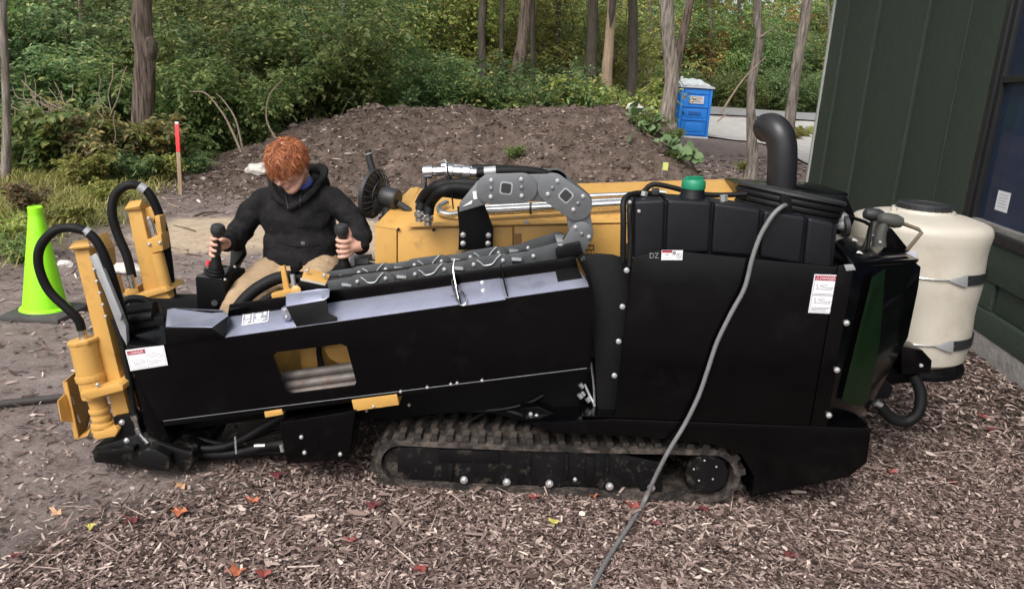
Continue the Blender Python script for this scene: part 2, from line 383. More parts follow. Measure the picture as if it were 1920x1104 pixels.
# ------------------------------------------------------------------ road and gravel drive seen past the cabin
def strip(name, near, far, mat_, rows, dz):
    """a sheet between two lines on the ground"""
    vs, fs = [], []; n = len(near)
    for j in range(rows+1):
        for i in range(n):
            p = near[i].lerp(far[i], j/rows); vs.append((p.x, p.y, gz(p.x, p.y)+dz))
    for j in range(rows):
        for i in range(n-1): a = j*n+i; fs.append((a, a+1, a+n+1, a+n))
    tag(mk(name, vs, fs, mat_, smooth=True), kind='structure')
def resamp(pts, n):
    out = []
    for i in range(n):
        t = i/(n-1)*(len(pts)-1); k = min(len(pts)-2, int(t)); out.append(pts[k].lerp(pts[k+1], t-k))
    return out
_dn = resamp([G(x, y) for x, y in ((1150, 236), (1240, 246), (1325, 258), (1400, 266), (1470, 284), (1530, 322), (1640, 372))], 40)
_df = resamp([Vector((x, 41.5+0.02*x, 0)) for x in (2.5, 6, 9, 13, 18, 26, 40)], 40)
strip('gravel_drive', _dn, _df, M['gravel'], 30, 0.05)
_rn = resamp([Vector((x, 42.6+0.02*x, 0)) for x in (-30, 0, 20, 60)], 40); _rf = resamp([Vector((x, 48.4+0.02*x, 0)) for x in (-30, 0, 20, 60)], 40)
strip('road', _rn, _rf, M['asphalt'], 10, 0.07)

# ------------------------------------------------------------------ spoil mound
def mound_h(x, y):
    px_ = (0.30*ss(-7.2, -4.2, x)+0.70*ss(-5.4, -2.9, x+0.25*noise.noise((x, y*0.7, 8))))*(1-ss(2.1, 3.9, x+0.3*noise.noise((x*.8, y, 3))))
    py_ = ss(10.2, 15.0, y+0.5*noise.noise((x*0.6, 1, 8)))*(1-ss(15.8, 18.6, y))
    crest = 1.19 + 0.055*max(-3.5, min(2.5, x)) + 0.08*noise.noise((x*0.9, 2, 2)) + 0.05*noise.noise((x*2.6, 4, 2))
    h = crest*px_*py_
    k = min(1, h*3)
    h += k*(0.10*noise.noise((x*1.6, y*1.6, 1)) + 0.085*noise.noise((x*4.1, y*4.1, 6)) + 0.075*abs(noise.noise((x*8, y*8, 2))) + 0.04*noise.noise((x*17, y*17, 5)))
    return h
def build_mound():
    xs = np.arange(-7.6, 4.4, 0.045); ys = np.concatenate([np.arange(9.8, 16.4, 0.045), np.arange(16.4, 19.2, 0.2)])
    nx, ny = len(xs), len(ys); v = np.empty((ny, nx, 3))
    for j, y in enumerate(ys):
        for i, x in enumerate(xs):
            h = mound_h(float(x), float(y)); v[j, i] = (x, y, gz(float(x), float(y)) - 0.05 + h*1.0 + (0.0 if h < 0.02 else 0.03))
    I = np.arange(nx*ny).reshape(ny, nx); q = np.stack([I[:-1, :-1], I[:-1, 1:], I[1:, 1:], I[1:, :-1]], -1).reshape(-1, 4)
    m = mat('mound_soil', (0.082, 0.061, 0.050), 0.95, var=0.45, vscale=5, bump=1.0, bscale=17, spec=0.1, dirt=(0.175, 0.135, 0.118), dscale=3.2, dlo=0.46, dhi=0.75)
    me = fast_mesh('dirt_mound', v, q, m, 4); fin(me, True, 180); tag(link('dirt_mound', me, m), kind='structure')
build_mound()
def surf(x, y):
    h = mound_h(x, y) if (-7.6 < x < 4.4 and 9.8 < y < 19) else 0
    return gz(x, y) + (h-0.02 if h > 0.02 else 0)
def GM(px, py):
    """where the ray meets the mound or the ground"""
    d = ray(px, py); t = 5/d.y
    while t*d.y < 60:
        p = CAMP+d*t
        if p.z < surf(p.x, p.y): return Vector((p.x, p.y, surf(p.x, p.y)))
        t *= 1.003
    return CAMP+d*(45/d.y)

# ------------------------------------------------------------------ loose bark chips, clods, litter (nobody could count them)
def chip_arrays(n, xs, ys, zs, L, W, tilt, thick=True):
    yaw = RNG.uniform(0, 2*np.pi, n); pit = RNG.normal(0, tilt, n); rol = RNG.normal(0, tilt*1.5, n)
    bend = RNG.normal(0, 0.16, n); shear = RNG.normal(0, 0.25, n); tp = RNG.uniform(0.25, 1, n)
    cy, sy = np.cos(yaw), np.sin(yaw); d = np.stack([cy*np.cos(pit), sy*np.cos(pit), np.sin(pit)], -1)
    s0 = np.stack([-sy, cy, np.zeros(n)], -1); u0 = np.cross(d, s0)
    s = s0*np.cos(rol)[:, None]+u0*np.sin(rol)[:, None]; u = np.cross(d, s)
    c = np.stack([xs, ys, zs], -1)
    L = L[:, None]; W = W[:, None]; b = bend[:, None]; sh = shear[:, None]; tp = tp[:, None]
    v = np.stack([c-d*L*.5-s*W*.5*tp, c-d*L*.5*(1-sh*.3)+s*W*.5*tp, c+s*W*.55+u*L*b*.5+d*L*sh*.3, c+d*L*.5+s*W*.3*tp, c+d*L*.5*(1-sh*.4)-s*W*.35, c-s*W*.5+u*L*b*.5+d*L*sh*.2], 1)
    base = (np.arange(n)*6)[:, None]
    f = np.array([[0, 1, 2], [0, 2, 5], [5, 2, 3], [5, 3, 4]])
    t = (base[:, :, None]+f[None]).reshape(-1, 3)
    return v.reshape(-1, 3), t
def scatter(n, box, dens, seed):
    out = []; r = random.Random(seed)
    while len(out) < n:
        x = r.uniform(box[0], box[1]); y = r.uniform(box[2], box[3])
        if r.random() < dens(x, y): out.append((x, y))
    return np.array(out)
M['chips'] = island_mat('bark_chips', [(0.0, (0.032, 0.021, 0.018)), (0.25, (0.092, 0.062, 0.054)), (0.5, (0.178, 0.126, 0.111)), (0.74, (0.27, 0.198, 0.174)), (0.92, (0.42, 0.33, 0.288)), (1.0, (0.60, 0.50, 0.43))], 0.9, spec=0.15)
def chips():
    V, T, off = [], [], 0
    for (n, box, dens, Lm, Wm, seed, hgt) in (
        (128000, (-2.4, 2.9, 1.80, 3.9), lambda x, y: (0.07+mulchness(x, y)**1.5)*(1-0.8*ss(2.95, 3.5, y)*ss(1.7, 1.2, x)), 0.0215, 0.0072, 1, 0.016),
        (30000, (0.9, 4.3, 3.4, 9.5), lambda x, y: ss(3.4, 3.9, y)*(0.95*ss(9.5, 4.5, y)+0.05), 0.036, 0.0115, 2, 0.022),
        (9000, (-4.5, 3.5, 3.2, 11), lambda x, y: 0.5-0.48*sandness(x, y), 0.045, 0.014, 3, 0.012),
        (9000, (-6.5, 4.2, 9.9, 15.8), lambda x, y: 0.8, 0.065, 0.020, 4, 0.02),
        (3200, (-2.3, 3.8, 1.85, 5.5), lambda x, y: 0.1+mulchness(x, y), 0.046, 0.0125, 6, 0.03),
        (3600, (-2.3, 3.8, 1.85, 5.0), lambda x, y: 0.12+mulchness(x, y), 0.085, 0.0042, 7, 0.032),
        (3000, (3.0, 7.5, 8.5, 22), lambda x, y: 0.8, 0.12, 0.035, 5, 0.02)):
        p = scatter(n, box, dens, seed)
        z = np.array([surf(float(a), float(b)) for a, b in p]) if seed >= 3 else np.array([gz(float(a), float(b)) for a, b in p])
        L = Lm*np.clip(RNG.lognormal(0, 0.45, n), .3, 2.3); W = Wm*np.clip(RNG.lognormal(0, 0.4, n), .3, 1.8)
        z = z + RNG.uniform(0.0, hgt, n)
        v, t = chip_arrays(n, p[:, 0], p[:, 1], z, L, W, 0.20)
        V.append(v); T.append(t+off); off += len(v)
    me = fast_mesh('bark_chips', np.concatenate(V), np.concatenate(T), M['chips'])
    tag(link('bark_chips', me, M['chips']), 'loose brown bark chips and shredded wood strewn over the ground', 'mulch', kind='stuff')
chips()
# clods on the mound
def clods():
    bmv, bmf, off = [], [], 0; r = random.Random(5)
    ico = bmesh.new(); bmesh.ops.create_icosphere(ico, subdivisions=1, radius=1); iv = np.array([v.co[:] for v in ico.verts]); fi = np.array([[v.index for v in f.verts] for f in ico.faces]); ico.free()
    for i in range(3600):
        x = r.uniform(-7.0, 3.9); y = r.uniform(10.3, 16.2)
        s = 0.014*math.exp(r.gauss(0.2, 0.5)); v = iv*np.array([s*r.uniform(.7, 1.5), s*r.uniform(.7, 1.5), s*r.uniform(.5, .9)])*(1+RNG.normal(0, .18, (len(iv), 1)))
        a = r.uniform(0, 6.3); ca, sa = math.cos(a), math.sin(a); v = v@np.array([[ca, sa, 0], [-sa, ca, 0], [0, 0, 1]])
        bmv.append(v+np.array([x, y, surf(x, y)+s*.2])); bmf.append(fi+off); off += len(v)
    m = island_mat('soil_clods', [(0, (0.05, 0.037, 0.031)), (0.5, (0.125, 0.095, 0.08)), (0.9, (0.22, 0.175, 0.15)), (1, (0.4, 0.36, 0.33))], 0.95, spec=0.1)
    me = fast_mesh('soil_clods', np.concatenate(bmv), np.concatenate(bmf), m); tag(link('soil_clods', me, m), 'lumps of brown soil and stones all over the mound', 'soil', kind='stuff')
clods()

# ================================================================== green cabin on the right
WA, WB = G(1920, 740), G(1830, 670)
WD = Vector((WB.x-WA.x, WB.y-WA.y, 0)).normalized(); WN = Vector((-WD.y, WD.x, 0))
if WN.dot(CAMP-WA) < 0: WN = -WN
WA = Vector((WA.x, WA.y, 0)) - WN*0.06
def WP(px, py, out=0.0):
    """point of the wall's plane seen at a pixel -> (distance along, height)"""
    d = ray(px, py); o = WA+WN*out; t = (o-CAMP).dot(WN)/d.dot(WN); p = CAMP+d*t
    return (p-o).dot(WD), p.z
def WW(s, z, out=0.0): return WA+WD*s+WN*out+Vector((0, 0, z-WA.z))
def wbox(name, s0, s1, z0, z1, o0, o1, mat_, parent, bevel=0.003):
    return hull(name, [WW(s, z, o) for s in (s0, s1) for z in (z0, z1) for o in (o0, o1)], mat_, parent, bevel)
cabin = thing('cabin', 'dark green board-sided building with a black-framed window at the right', 'building', WA)
S_END = WP(1522, 300)[0]; S0, TOP = -3.2, 4.3
wbox('foundation', S0, S_END-0.05, -0.2, 0.17, -4.0, 0.04, M['concrete'], cabin, 0.01)
seams = [WP(x, 300)[0] for x in (1548, 1604, 1694, 1773)]
s_win, z_sill = WP(1833, 300)[0], WP(1850, 428)[1]
bounds = [S_END] + seams
# core of the wall, then the boards; each board laps 6 mm over the next
core = wbox('wall', S_END-0.02, s_win-0.02, 0.16, TOP, -0.20, -0.012, M['wall'], cabin, 0)
for i in range(len(bounds)-1):
    wbox('siding_board', bounds[i]-0.022, bounds[i+1]+0.008, 0.34, TOP, -0.012, 0.010, M['wall'], cabin, 0.003)
    wbox('siding_lap', bounds[i+1]+0.006, bounds[i+1]+0.035, 0.34, TOP, -0.012, 0.036, M['wall'], cabin, 0.003)
wbox('casing_board', seams[-1]+0.004, s_win+0.004, 0.34, TOP, -0.012, 0.030, M['trim'], cabin, 0.004)
wbox('corner_trim', S_END-0.002, S_END+0.07, 0.1, TOP, -0.05, 0.03, M['edge'], cabin, 0.004)
# under the window
wbox('wall', S0, s_win-0.02, 0.16, z_sill-0.10, -0.20, -0.012, M['wall'], cabin, 0)
wbox('apron_board', S0, s_win-0.002, z_sill-0.34, z_sill-0.075, -0.012, 0.034, M['trim'], cabin, 0.004)
wbox('skirt_board', S0, S_END-0.01, 0.17, 0.335, -0.012, 0.045, M['trim'], cabin, 0.004)
sv = WP(1862, 560)[0]
wbox('siding_board', sv-0.02, s_win-0.002, 0.34, z_sill-0.345, -0.012, 0.020, M['trim'], cabin, 0.003)
wbox('siding_board', S0, sv-0.06, 0.34, z_sill-0.345, -0.012, 0.002, M['wall'], cabin, 0.003)
# window
win = wbox('window', s_win-0.085, s_win, z_sill-0.07, TOP-0.5, -0.08, 0.030, M['wframe'], cabin, 0.004)
wbox('frame', S0, s_win-0.086, z_sill-0.07, z_sill, -0.08, 0.050, M['wframe'], win, 0.004)
wbox('frame', S0, s_win-0.15, z_sill+0.001, z_sill+0.045, -0.06, 0.012, M['concrete'], win, 0.004)
wbox('frame', s_win-0.150, s_win-0.087, z_sill+0.001, TOP-0.5, -0.06, 0.010, M['wframe'], win, 0.004)
zr = WP(1912, 155)[1]
wbox('frame', S0, s_win-0.151, zr, zr+0.05, -0.06, 0.008, M['wframe'], win, 0.004)
wbox('frame', S0, s_win-0.02, TOP-0.498, TOP, -0.2, 0.006, M['wall'], win, 0.004)
gm = bpy.data.materials.new('window_glass'); t, b, out = nodes(gm)
b.inputs['Base Color'].default_value = (0.03, 0.045, 0.08, 1); b.inputs['Roughness'].default_value = 0.06; b.inputs['Specular IOR Level'].default_value = 0.7
tr = t.nodes.new('ShaderNodeBsdfTransparent'); tr.inputs[0].default_value = (0.75, 0.85, 1.0, 1); mx = t.nodes.new('ShaderNodeMixShader'); mx.inputs[0].default_value = 0.5
t.links.new(b.outputs[0], mx.inputs[1]); t.links.new(tr.outputs[0], mx.inputs[2]); t.links.new(mx.outputs[0], out.inputs[0]); M['glass'] = gm
wbox('pane', S0, s_win-0.13, z_sill+0.02, zr+0.01, -0.035, -0.029, gm, win, 0)
wbox('pane', S0, s_win-0.13, zr+0.03, TOP-0.5, -0.036, -0.030, gm, win, 0)
st0, st1 = WP(1857, 392), WP(1888, 362)
stk = wbox('sticker', st1[0], st0[0], st0[1], st1[1], -0.0285, -0.0275, M['white'], win, 0)
for k in range(5):
    zz = st0[1]+(st1[1]-st0[1])*(0.2+0.15*k); wbox('printed_line', st1[0]+0.03, st0[0]-0.03, zz, zz+0.006, -0.0275, -0.0268, M['paleink'], win, 0)
mi = mat('room_wall', (0.12, 0.15, 0.22), 0.8); mc = mat('blue_curtain', (0.05, 0.09, 0.22), 0.8)
wbox('room_wall', S0, s_win+0.3, 0.2, TOP, -1.6, -1.5, mi, cabin, 0)
wbox('room_floor', S0, s_win+0.3, 0.1, 0.16, -1.5, -0.2, mi, cabin, 0)
wbox('room_side', s_win+0.22, s_win+0.3, 0.2, TOP, -1.5, -0.21, mi, cabin, 0)
wbox('room_cupboard', s_win-0.62, s_win-0.25, 0.2, z_sill+0.55, -0.9, -0.4, mc, cabin, 0.01)
wbox('wall', S_END-0.02, S_END-0.2, 0.16, TOP, -4.0, -0.21, M['wall'], cabin, 0)
wbox('roof', S0-0.2, S_END+0.35, TOP+0.002, TOP+0.16, -4.3, 0.45, M['wframe'], cabin, 0.01)
# ================================================================== vegetation
def leaf_arrays(pos, d, nrm, L, W, fold=0.22):
    d = d/np.linalg.norm(d, axis=1, keepdims=True)
    s = np.cross(d, nrm); s /= np.linalg.norm(s, axis=1, keepdims=True)+1e-9; u = np.cross(s, d)
    L = L[:, None]; W = W[:, None]
    v = np.stack([pos, pos+d*L*.28+s*W*.42+u*W*fold, pos+d*L*.62+s*W*.42+u*W*fold, pos+d*L-u*L*.10, pos+d*L*.62-s*W*.42+u*W*fold, pos+d*L*.28-s*W*.42+u*W*fold], 1)
    f = np.array([[0, 1, 2, 3], [0, 3, 4, 5]]); base = (np.arange(len(pos))*6)[:, None, None]
    return v.reshape(-1, 3), (base+f[None]).reshape(-1, 4)
def rdir(r):
    v = r.normal(0, 1, 3); return v/np.linalg.norm(v)
def shrub_mesh(seed, h, spread, stems, twigs, leaves, L, arch=0.6, start=0.2):
    """arching stems, side twigs, alternate leaves along each twig"""
    r = np.random.default_rng(seed); pos, dr, nr, ll = [], [], [], []; bm = bmesh.new()
    for k in range(stems):
        az = r.uniform(0, 2*np.pi); hh = h*r.uniform(0.55, 1.05); out = spread*r.uniform(0.25, 1.0)
        pts = []; b0 = np.array([math.cos(az), math.sin(az), 0])*r.uniform(0, 0.22*spread)
        for i in range(9):
            t = i/8; w_ = r.normal(0, 0.05*h/3, 3)
            pts.append(b0 + np.array([math.cos(az)*out*t**1.5, math.sin(az)*out*t**1.5, hh*(t-arch*0.35*t**3)]) + w_*t)
        add_tube(bm, [Vector(p) for p in pts], [0.022*(1-0.85*i/8)*h/3 for i in range(9)], 4, cap=False)
        for i in range(1, 9):
            t = i/8
            if t < start: continue
            for j in range(twigs):
                d = np.array([math.cos(az), math.sin(az), 0.25])*0.5 + rdir(r)*np.array([1, 1, 0.55]); d /= np.linalg.norm(d)
                tl = h*0.18*r.uniform(0.5, 1.3); p0 = pts[i] + (pts[i-1]-pts[i])*r.uniform(0, 1)
                side = np.cross(d, [0, 0, 1]); side /= np.linalg.norm(side)+1e-6
                tilt = r.normal(0, 0.35)
                for q in range(leaves):
                    f = (q+0.5)/leaves; pp = p0 + d*tl*f + np.array([0, 0, -0.25*tl*f*f]) + r.normal(0, 0.012*h/3, 3)
                    sd = side*(1 if q % 2 else -1)
                    ld = d*0.55 + sd*0.8 + np.array([0, 0, -0.35+tilt*(1 if q % 2 else -1)*.5]) + r.normal(0, 0.25, 3)
                    pos.append(pp); dr.append(ld); nr.append(np.array([0, -0.25, 1])+r.normal(0, 0.38, 3)); ll.append(L*r.uniform(0.6, 1.25))
                if j == 0: add_tube(bm, [Vector(p0), Vector(p0+d*tl*0.9+np.array([0, 0, -0.2*tl]))], [0.006*h/3, 0.003*h/3], 3, cap=False)
    ll = np.array(ll); v, f = leaf_arrays(np.array(pos), np.array(dr), np.array(nr), ll, ll*0.56)
    me = bpy.data.meshes.new('stems'); bm.to_mesh(me); bm.free(); me.materials.append(M['stem'])
    return (v, f), me
def green(name, a, trans=0.55, ov=1.0, rough=0.45):
    a = [(p, tuple(min(.75, x*1.72) for x in c)) for p, c in a]
    return island_mat(name, a, rough, trans, ov, spec=0.4)
M['leafdark'] = green('leaf_dark', [(0, (0.050, 0.085, 0.034)), (0.5, (0.088, 0.140, 0.058)), (0.85, (0.15, 0.20, 0.088)), (1, (0.28, 0.30, 0.13))])
M['leafmid'] = green('leaf_mid', [(0, (0.06, 0.10, 0.032)), (0.5, (0.115, 0.17, 0.058)), (0.85, (0.19, 0.235, 0.088)), (1, (0.34, 0.33, 0.13))])
M['leafyel'] = green('leaf_yellowing', [(0, (0.10, 0.14, 0.036)), (0.5, (0.20, 0.235, 0.065)), (0.85, (0.33, 0.32, 0.11)), (1, (0.48, 0.40, 0.15))])
M['leafbrown'] = green('leaf_brownish', [(0, (0.075, 0.075, 0.030)), (0.5, (0.145, 0.14, 0.065)), (0.85, (0.22, 0.175, 0.09)), (1, (0.34, 0.20, 0.09))])
M['leaforange'] = green('leaf_orange', [(0, (0.10, 0.095, 0.03)), (0.45, (0.19, 0.15, 0.05)), (0.8, (0.34, 0.19, 0.07)), (1, (0.42, 0.19, 0.06))])
SHRUB = []
def reg(args, mats):
    (v, f), sm = shrub_mesh(*args)
    for mn in mats: SHRUB.append((mn, args[1], fast_mesh('foliage', v, f, M[mn], 4), sm))
reg((11, 3.2, 1.7, 20, 4, 10, 0.125), ('leafdark', 'leafmid'))
reg((12, 3.6, 1.5, 20, 4, 11, 0.105), ('leafdark', 'leafyel'))
reg((13, 2.2, 1.3, 18, 4, 9, 0.105, 0.9, 0.1), ('leafmid', 'leafbrown', 'leafyel'))
reg((14, 1.1, 0.8, 15, 3, 8, 0.095, 0.9, 0.1), ('leafdark', 'leafyel', 'leafbrown', 'leafmid'))
reg((15, 5.0, 2.6, 26, 5, 13, 0.115, 0.5, 0.1), ('leafmid', 'leafyel', 'leafdark', 'leaforange'))
def pick(mn, h): return min((s for s in SHRUB if s[0] == mn), key=lambda s: abs(s[1]-h))
NB = 0
def shrub(x, y, h, mn, label, group, name='shrub', cat='shrub', z=None):
    global NB; NB += 1
    s = pick(mn, h); k = h/s[1]
    o = thing(name, label, cat, (x, y, (surf(x, y) if z is None else z)-0.03), group)
    o.rotation_euler = (0, 0, (NB*2.399) % 6.283); o.scale = (k, k, k)
    a = link('foliage', s[2], None, o); b = link('stems', s[3], None, o)
    return o
def X(px, Y): return (px-960)/FPX*Y
r = random.Random(21)
LB = {'leafdark': ('dark green leafy shrub massed in the thicket behind the operator', 'dark shrubs of the thicket'),
      'leafmid': ('mid-green leafy shrub in the thicket beyond the soil mound', 'mid-green shrubs of the thicket'),
      'leafyel': ('yellow-green shrub at the edge of the woods', 'yellowing shrubs of the thicket'),
      'leafbrown': ('shrub with browning leaves at the edge of the woods', 'browning shrubs of the thicket'),
      'leaforange': ('shrub-like tree with orange autumn leaves across the road', 'orange autumn saplings')}
LM = [(-90, 'past the left edge of the thicket'), (60, 'by the thin sapling at the left edge'), (150, 'right of the thin sapling at the left'), (225, 'left of the burl trunk'), (300, 'around the burl trunk'), (370, 'behind the red-topped stake'), (440, 'right of the red-topped stake'),
      (520, 'just left of the operator'), (590, 'straight above the operator'), (660, 'above the left foot of the mound'), (740, 'behind the left of the mound'), (820, 'behind the middle of the mound'), (890, 'left of the four slim trunks'), (960, 'among the slim trunks'),
      (1020, 'right of the thick leaning trunk'), (1090, 'left of the broken pale trunk'), (1160, 'around the broken pale trunk'), (1230, 'left of the big grey trunk'), (1300, 'above the portable toilet'), (1370, 'right of the portable toilet'), (1450, 'behind the crooked tree'), (1530, 'behind the leaning bare trunk'), (9999, 'beside the green building')]
CW = {'leafdark': 'dark green', 'leafmid': 'mid-green', 'leafyel': 'yellow-green', 'leafbrown': 'browning', 'leaforange': 'orange autumn'}
def place_label(mn, px, Yv, h_):
    dp = 'low front' if Yv < 13 else 'front' if Yv < 15 else 'second-row' if Yv < 18 else 'mid-distance' if Yv < 23.5 else 'tall back' if Yv < 37 else 'far roadside' if Yv < 54.5 and px > 1100 else 'far tall'
    return f"{CW[mn]} {dp} shrub {next(t for a, t in LM if px < a)}"
def row(px0, px1, n, Y0, Y1, hs_, mats, jig=40):
    for i in range(n):
        px = px0+(px1-px0)*(i+0.5)/n + r.uniform(-jig, jig); Yv = r.uniform(Y0, Y1); mn = r.choice(mats)
        h_ = r.uniform(*hs_); shrub(X(px, Yv), Yv, h_, mn, place_label(mn, px, Yv, h_), LB[mn][1])
# thicket on the left, nearest first
row(-60, 320, 7, 11.4, 12.4, (0.9, 1.5), ['leafmid', 'leafyel', 'leafmid', 'leafbrown'], 25)
row(20, 470, 7, 13.4, 14.6, (1.9, 2.7), ['leafdark', 'leafmid', 'leafmid'], 30)
row(-80, 640, 9, 16.2, 18.0, (2.9, 3.8), ['leafdark', 'leafmid', 'leafmid'], 30)
row(450, 1000, 9, 18.3, 19.3, (2.2, 2.8), ['leafdark', 'leafmid', 'leafmid'], 25)
row(-140, 700, 7, 20, 23, (4.2, 5.4), ['leafdark', 'leafmid'], 30)
row(640, 1130, 8, 21.8, 23.6, (2.4, 3.2), ['leafmid', 'leafdark', 'leafyel'], 30)
row(560, 1110, 9, 24, 28, (4.6, 6.0), ['leafmid', 'leafyel', 'leafmid'], 30)
row(700, 1130, 8, 31, 36, (5.4, 7.0), ['leafmid', 'leafyel', 'leafyel'], 30)
row(960, 1130, 6, 18.3, 19.6, (2.0, 2.7), ['leafmid', 'leafyel'], 15)
row(-720, -110, 5, 12.5, 15, (2.2, 3.2), ['leafmid', 'leafdark'], 25)
row(-760, -110, 5, 18, 22, (3.6, 5.0), ['leafmid', 'leafdark'], 25)
# across the road
row(1180, 1700, 12, 52, 54, (2.6, 3.6), ['leafdark', 'leafmid'], 20)
row(1150, 1700, 14, 55, 60, (5.5, 8.0), ['leafmid', 'leaforange', 'leafyel', 'leafdark'], 20)
row(1100, 1750, 14, 63, 72, (9.0, 12.0), ['leafyel', 'leafmid', 'leaforange'], 20)
row(-200, 1100, 11, 40, 52, (9.0, 12.5), ['leafmid', 'leafdark', 'leafyel'], 30)

# one mass of far woods closes the view
def far_wood():
    n = 42000; rr = np.random.default_rng(3); az = rr.uniform(-0.95, 0.85, n); d = rr.uniform(78, 100, n)
    h = 22*np.sqrt(rr.uniform(0, 1, n)); top = 15+5*vnoise(az*14, az*0+1, 4); keep = h < top; az, d, h = az[keep], d[keep], h[keep]; n = len(az)
    pos = np.stack([np.sin(az)*d, np.cos(az)*d, 2.6+h], -1)
    L = rr.uniform(0.5, 1.1, n); v, f = leaf_arrays(pos, rr.normal(0, 1, (n, 3))+np.array([0, 0, -.3]), rr.normal(0, 1, (n, 3))+np.array([0, -.3, .8]), L, L*.7)
    m = green('far_leaves', [(0, (0.04, 0.07, 0.025)), (0.5, (0.10, 0.14, 0.05)), (0.85, (0.19, 0.21, 0.075)), (1, (0.30, 0.25, 0.09))], ov=0)
    tag(link('far_woods', fast_mesh('far_woods', v, f, m, 4), m), 'distant green woods closing the view behind the trees', 'woods', kind='stuff')
far_wood()

# ---------------- trees
def crown_mesh(seed, R, H, n, L):
    rr = np.random.default_rng(seed); C = []
    for k in range(18):
        a = rr.uniform(0, 6.28); q = R*math.sqrt(rr.uniform(0, 1)); C.append((math.cos(a)*q, math.sin(a)*q, H*rr.uniform(0, 1)*(1-0.35*q/R)))
    C = np.array(C); c = C[rr.integers(0, len(C), n)]; p = c+rr.normal(0, 1, (n, 3))*np.array([0.55, 0.55, 0.32])*R*0.36
    ll = L*rr.uniform(0.6, 1.2, n); return leaf_arrays(p, rr.normal(0, 1, (n, 3))+np.array([0, 0, -.5]), rr.normal(0, .5, (n, 3))+np.array([0, 0, 1]), ll, ll*.62)
CROWN = {mn: fast_mesh('crown', *crown_mesh(50+i, 2.6, 4.5, 2600, 0.2), M[mn], 4) for i, mn in enumerate(('leafmid', 'leafyel', 'leafdark'))}
def tree(pxs, Y, w0, label, bark, crown='leafmid', H=9.5, name='tree', limbs=True, knot=None, base_px=None, group=None, crown_s=1.0):
    """pxs: (px, py) down the trunk's middle from the top of the view to the ground"""
    pts = [P(x, y, Y) for x, y in pxs]; g = surf(pts[-1].x, Y)
    foot = Vector((pts[-1].x, Y, g-0.1))
    if pts[-1].z - g > 0.25: pts.append(Vector((pts[-1].x, Y, g+0.12)))
    pts = pts[::-1]; pts[0].z = max(pts[0].z, g+0.12)
    d = (pts[-1]-pts[-2]).normalized(); top = pts[-1]
    while pts[-1].z < H: 
        q = pts[-1]+Vector((d.x*0.8+r.uniform(-.12, .12), r.uniform(-.12, .12), 0.95)); pts.append(q)
    path = [foot]+pts; rad = []
    for p in path:
        h = p.z-g; rad.append(w0*0.5*(1+0.55*math.exp(-max(h, 0)/0.28))*max(0.25, 1-0.07*h))
    root = thing(name, label, 'tree', (foot.x, foot.y, g), group)
    bm = bmesh.new(); add_tube(bm, path, rad, 12, 5, wob=0.22)
    if knot:
        kp = P(knot[0], knot[1], Y-w0*0.12); add_tube(bm, [kp+Vector((-w0*.12, 0.05, -w0*.75)), kp+Vector((0, 0, -w0*.25)), kp+Vector((w0*.06, 0, w0*.25)), kp+Vector((-w0*.14, 0.05, w0*.7))], [w0*.12, w0*.28, w0*.29, w0*.1], 10, 4, wob=0.4)
    from_bm('trunk', bm, M[bark], root, True, 60)
    if limbs:
        bm = bmesh.new()
        for k in range(5):
            b = path[-1-r.randrange(0, 3)]; a = r.uniform(0, 6.28); l = r.uniform(1.2, 2.4)
            add_tube(bm, [b, b+Vector((math.cos(a)*l*.5, math.sin(a)*l*.5, l*.5)), b+Vector((math.cos(a)*l, math.sin(a)*l, l*.8))], [w0*.22, w0*.14, w0*.05], 6, 3)
        from_bm('limbs', bm, M[bark], root)
    if crown:
        c = link('crown', CROWN[crown], None, root); c.location = (path[-1].x-foot.x, path[-1].y-foot.y, path[-1].z-g-2.2*crown_s); c.scale = (crown_s,)*3
        c.rotation_euler = (0, 0, r.uniform(0, 6.28))
    return root
def W(px, Y): return px/FPX*Y*0.98
tree([(6, -5), (8, 100), (12, 200), (12, 300), (12, 352)], 10.4, W(15, 10.4), 'slender pale sapling at the far left edge', 'barkgrey', 'leafdark', 7)
tree([(268, -5), (267, 60), (272, 110), (270, 150), (268, 240)], 12.9, W(42, 12.9), 'thick brown trunk with a burl above the stake', 'bark', 'leafdark', 10, knot=(280, 92))
tree([(907, -5), (903, 60), (905, 150)], 20.5, W(17, 20.5), 'dark leaning trunk, leftmost of the four in the middle woods', 'barkdark')
tree([(941, -5), (941, 60), (939, 150)], 21.0, W(11, 21.0), 'thin dark straight trunk left of the thick forked-looking pair', 'barkdark')
tree([(988, -5), (982, 60), (972, 120), (966, 160)], 19.9, W(27, 19.9), 'thick grey-brown trunk leaning right in the middle woods', 'bark')
tree([(999, -5), (999, 60), (998, 130)], 21.0, W(12, 21.0), 'thin dark trunk just right of the thick leaning one', 'barkdark')
tree([(1047, -5), (1046, 60), (1045, 140)], 24.2, W(14, 24.2), 'dim slim trunk deep in the woods beside a bright gap', 'barkdark', 'leafyel')
tree([(1112, -5), (1111, 60), (1108, 150)], 21.2, W(25, 21.2), 'dark trunk left of the broken pale one', 'barkdark', 'leafyel')
tree([(1186, -5), (1187, 60), (1184, 150)], 21.2, W(23, 21.2), 'dark trunk between the broken pale one and the big grey one', 'barkdark', 'leafyel')
tree([(1252, -5), (1252, 60), (1258, 130), (1256, 180), (1250, 235), (1249, 262)], 15.2, W(28, 15.2), 'big grey trunk in front of the blue portable toilet', 'barkgrey', 'leafmid', 10)
tree([(1296, -5), (1286, 40), (1276, 85), (1268, 130), (1258, 180), (1252, 230)], 15.6, W(17, 15.6), 'leaning dark stem forking behind the big grey trunk', 'bark', 'leafyel', 9)
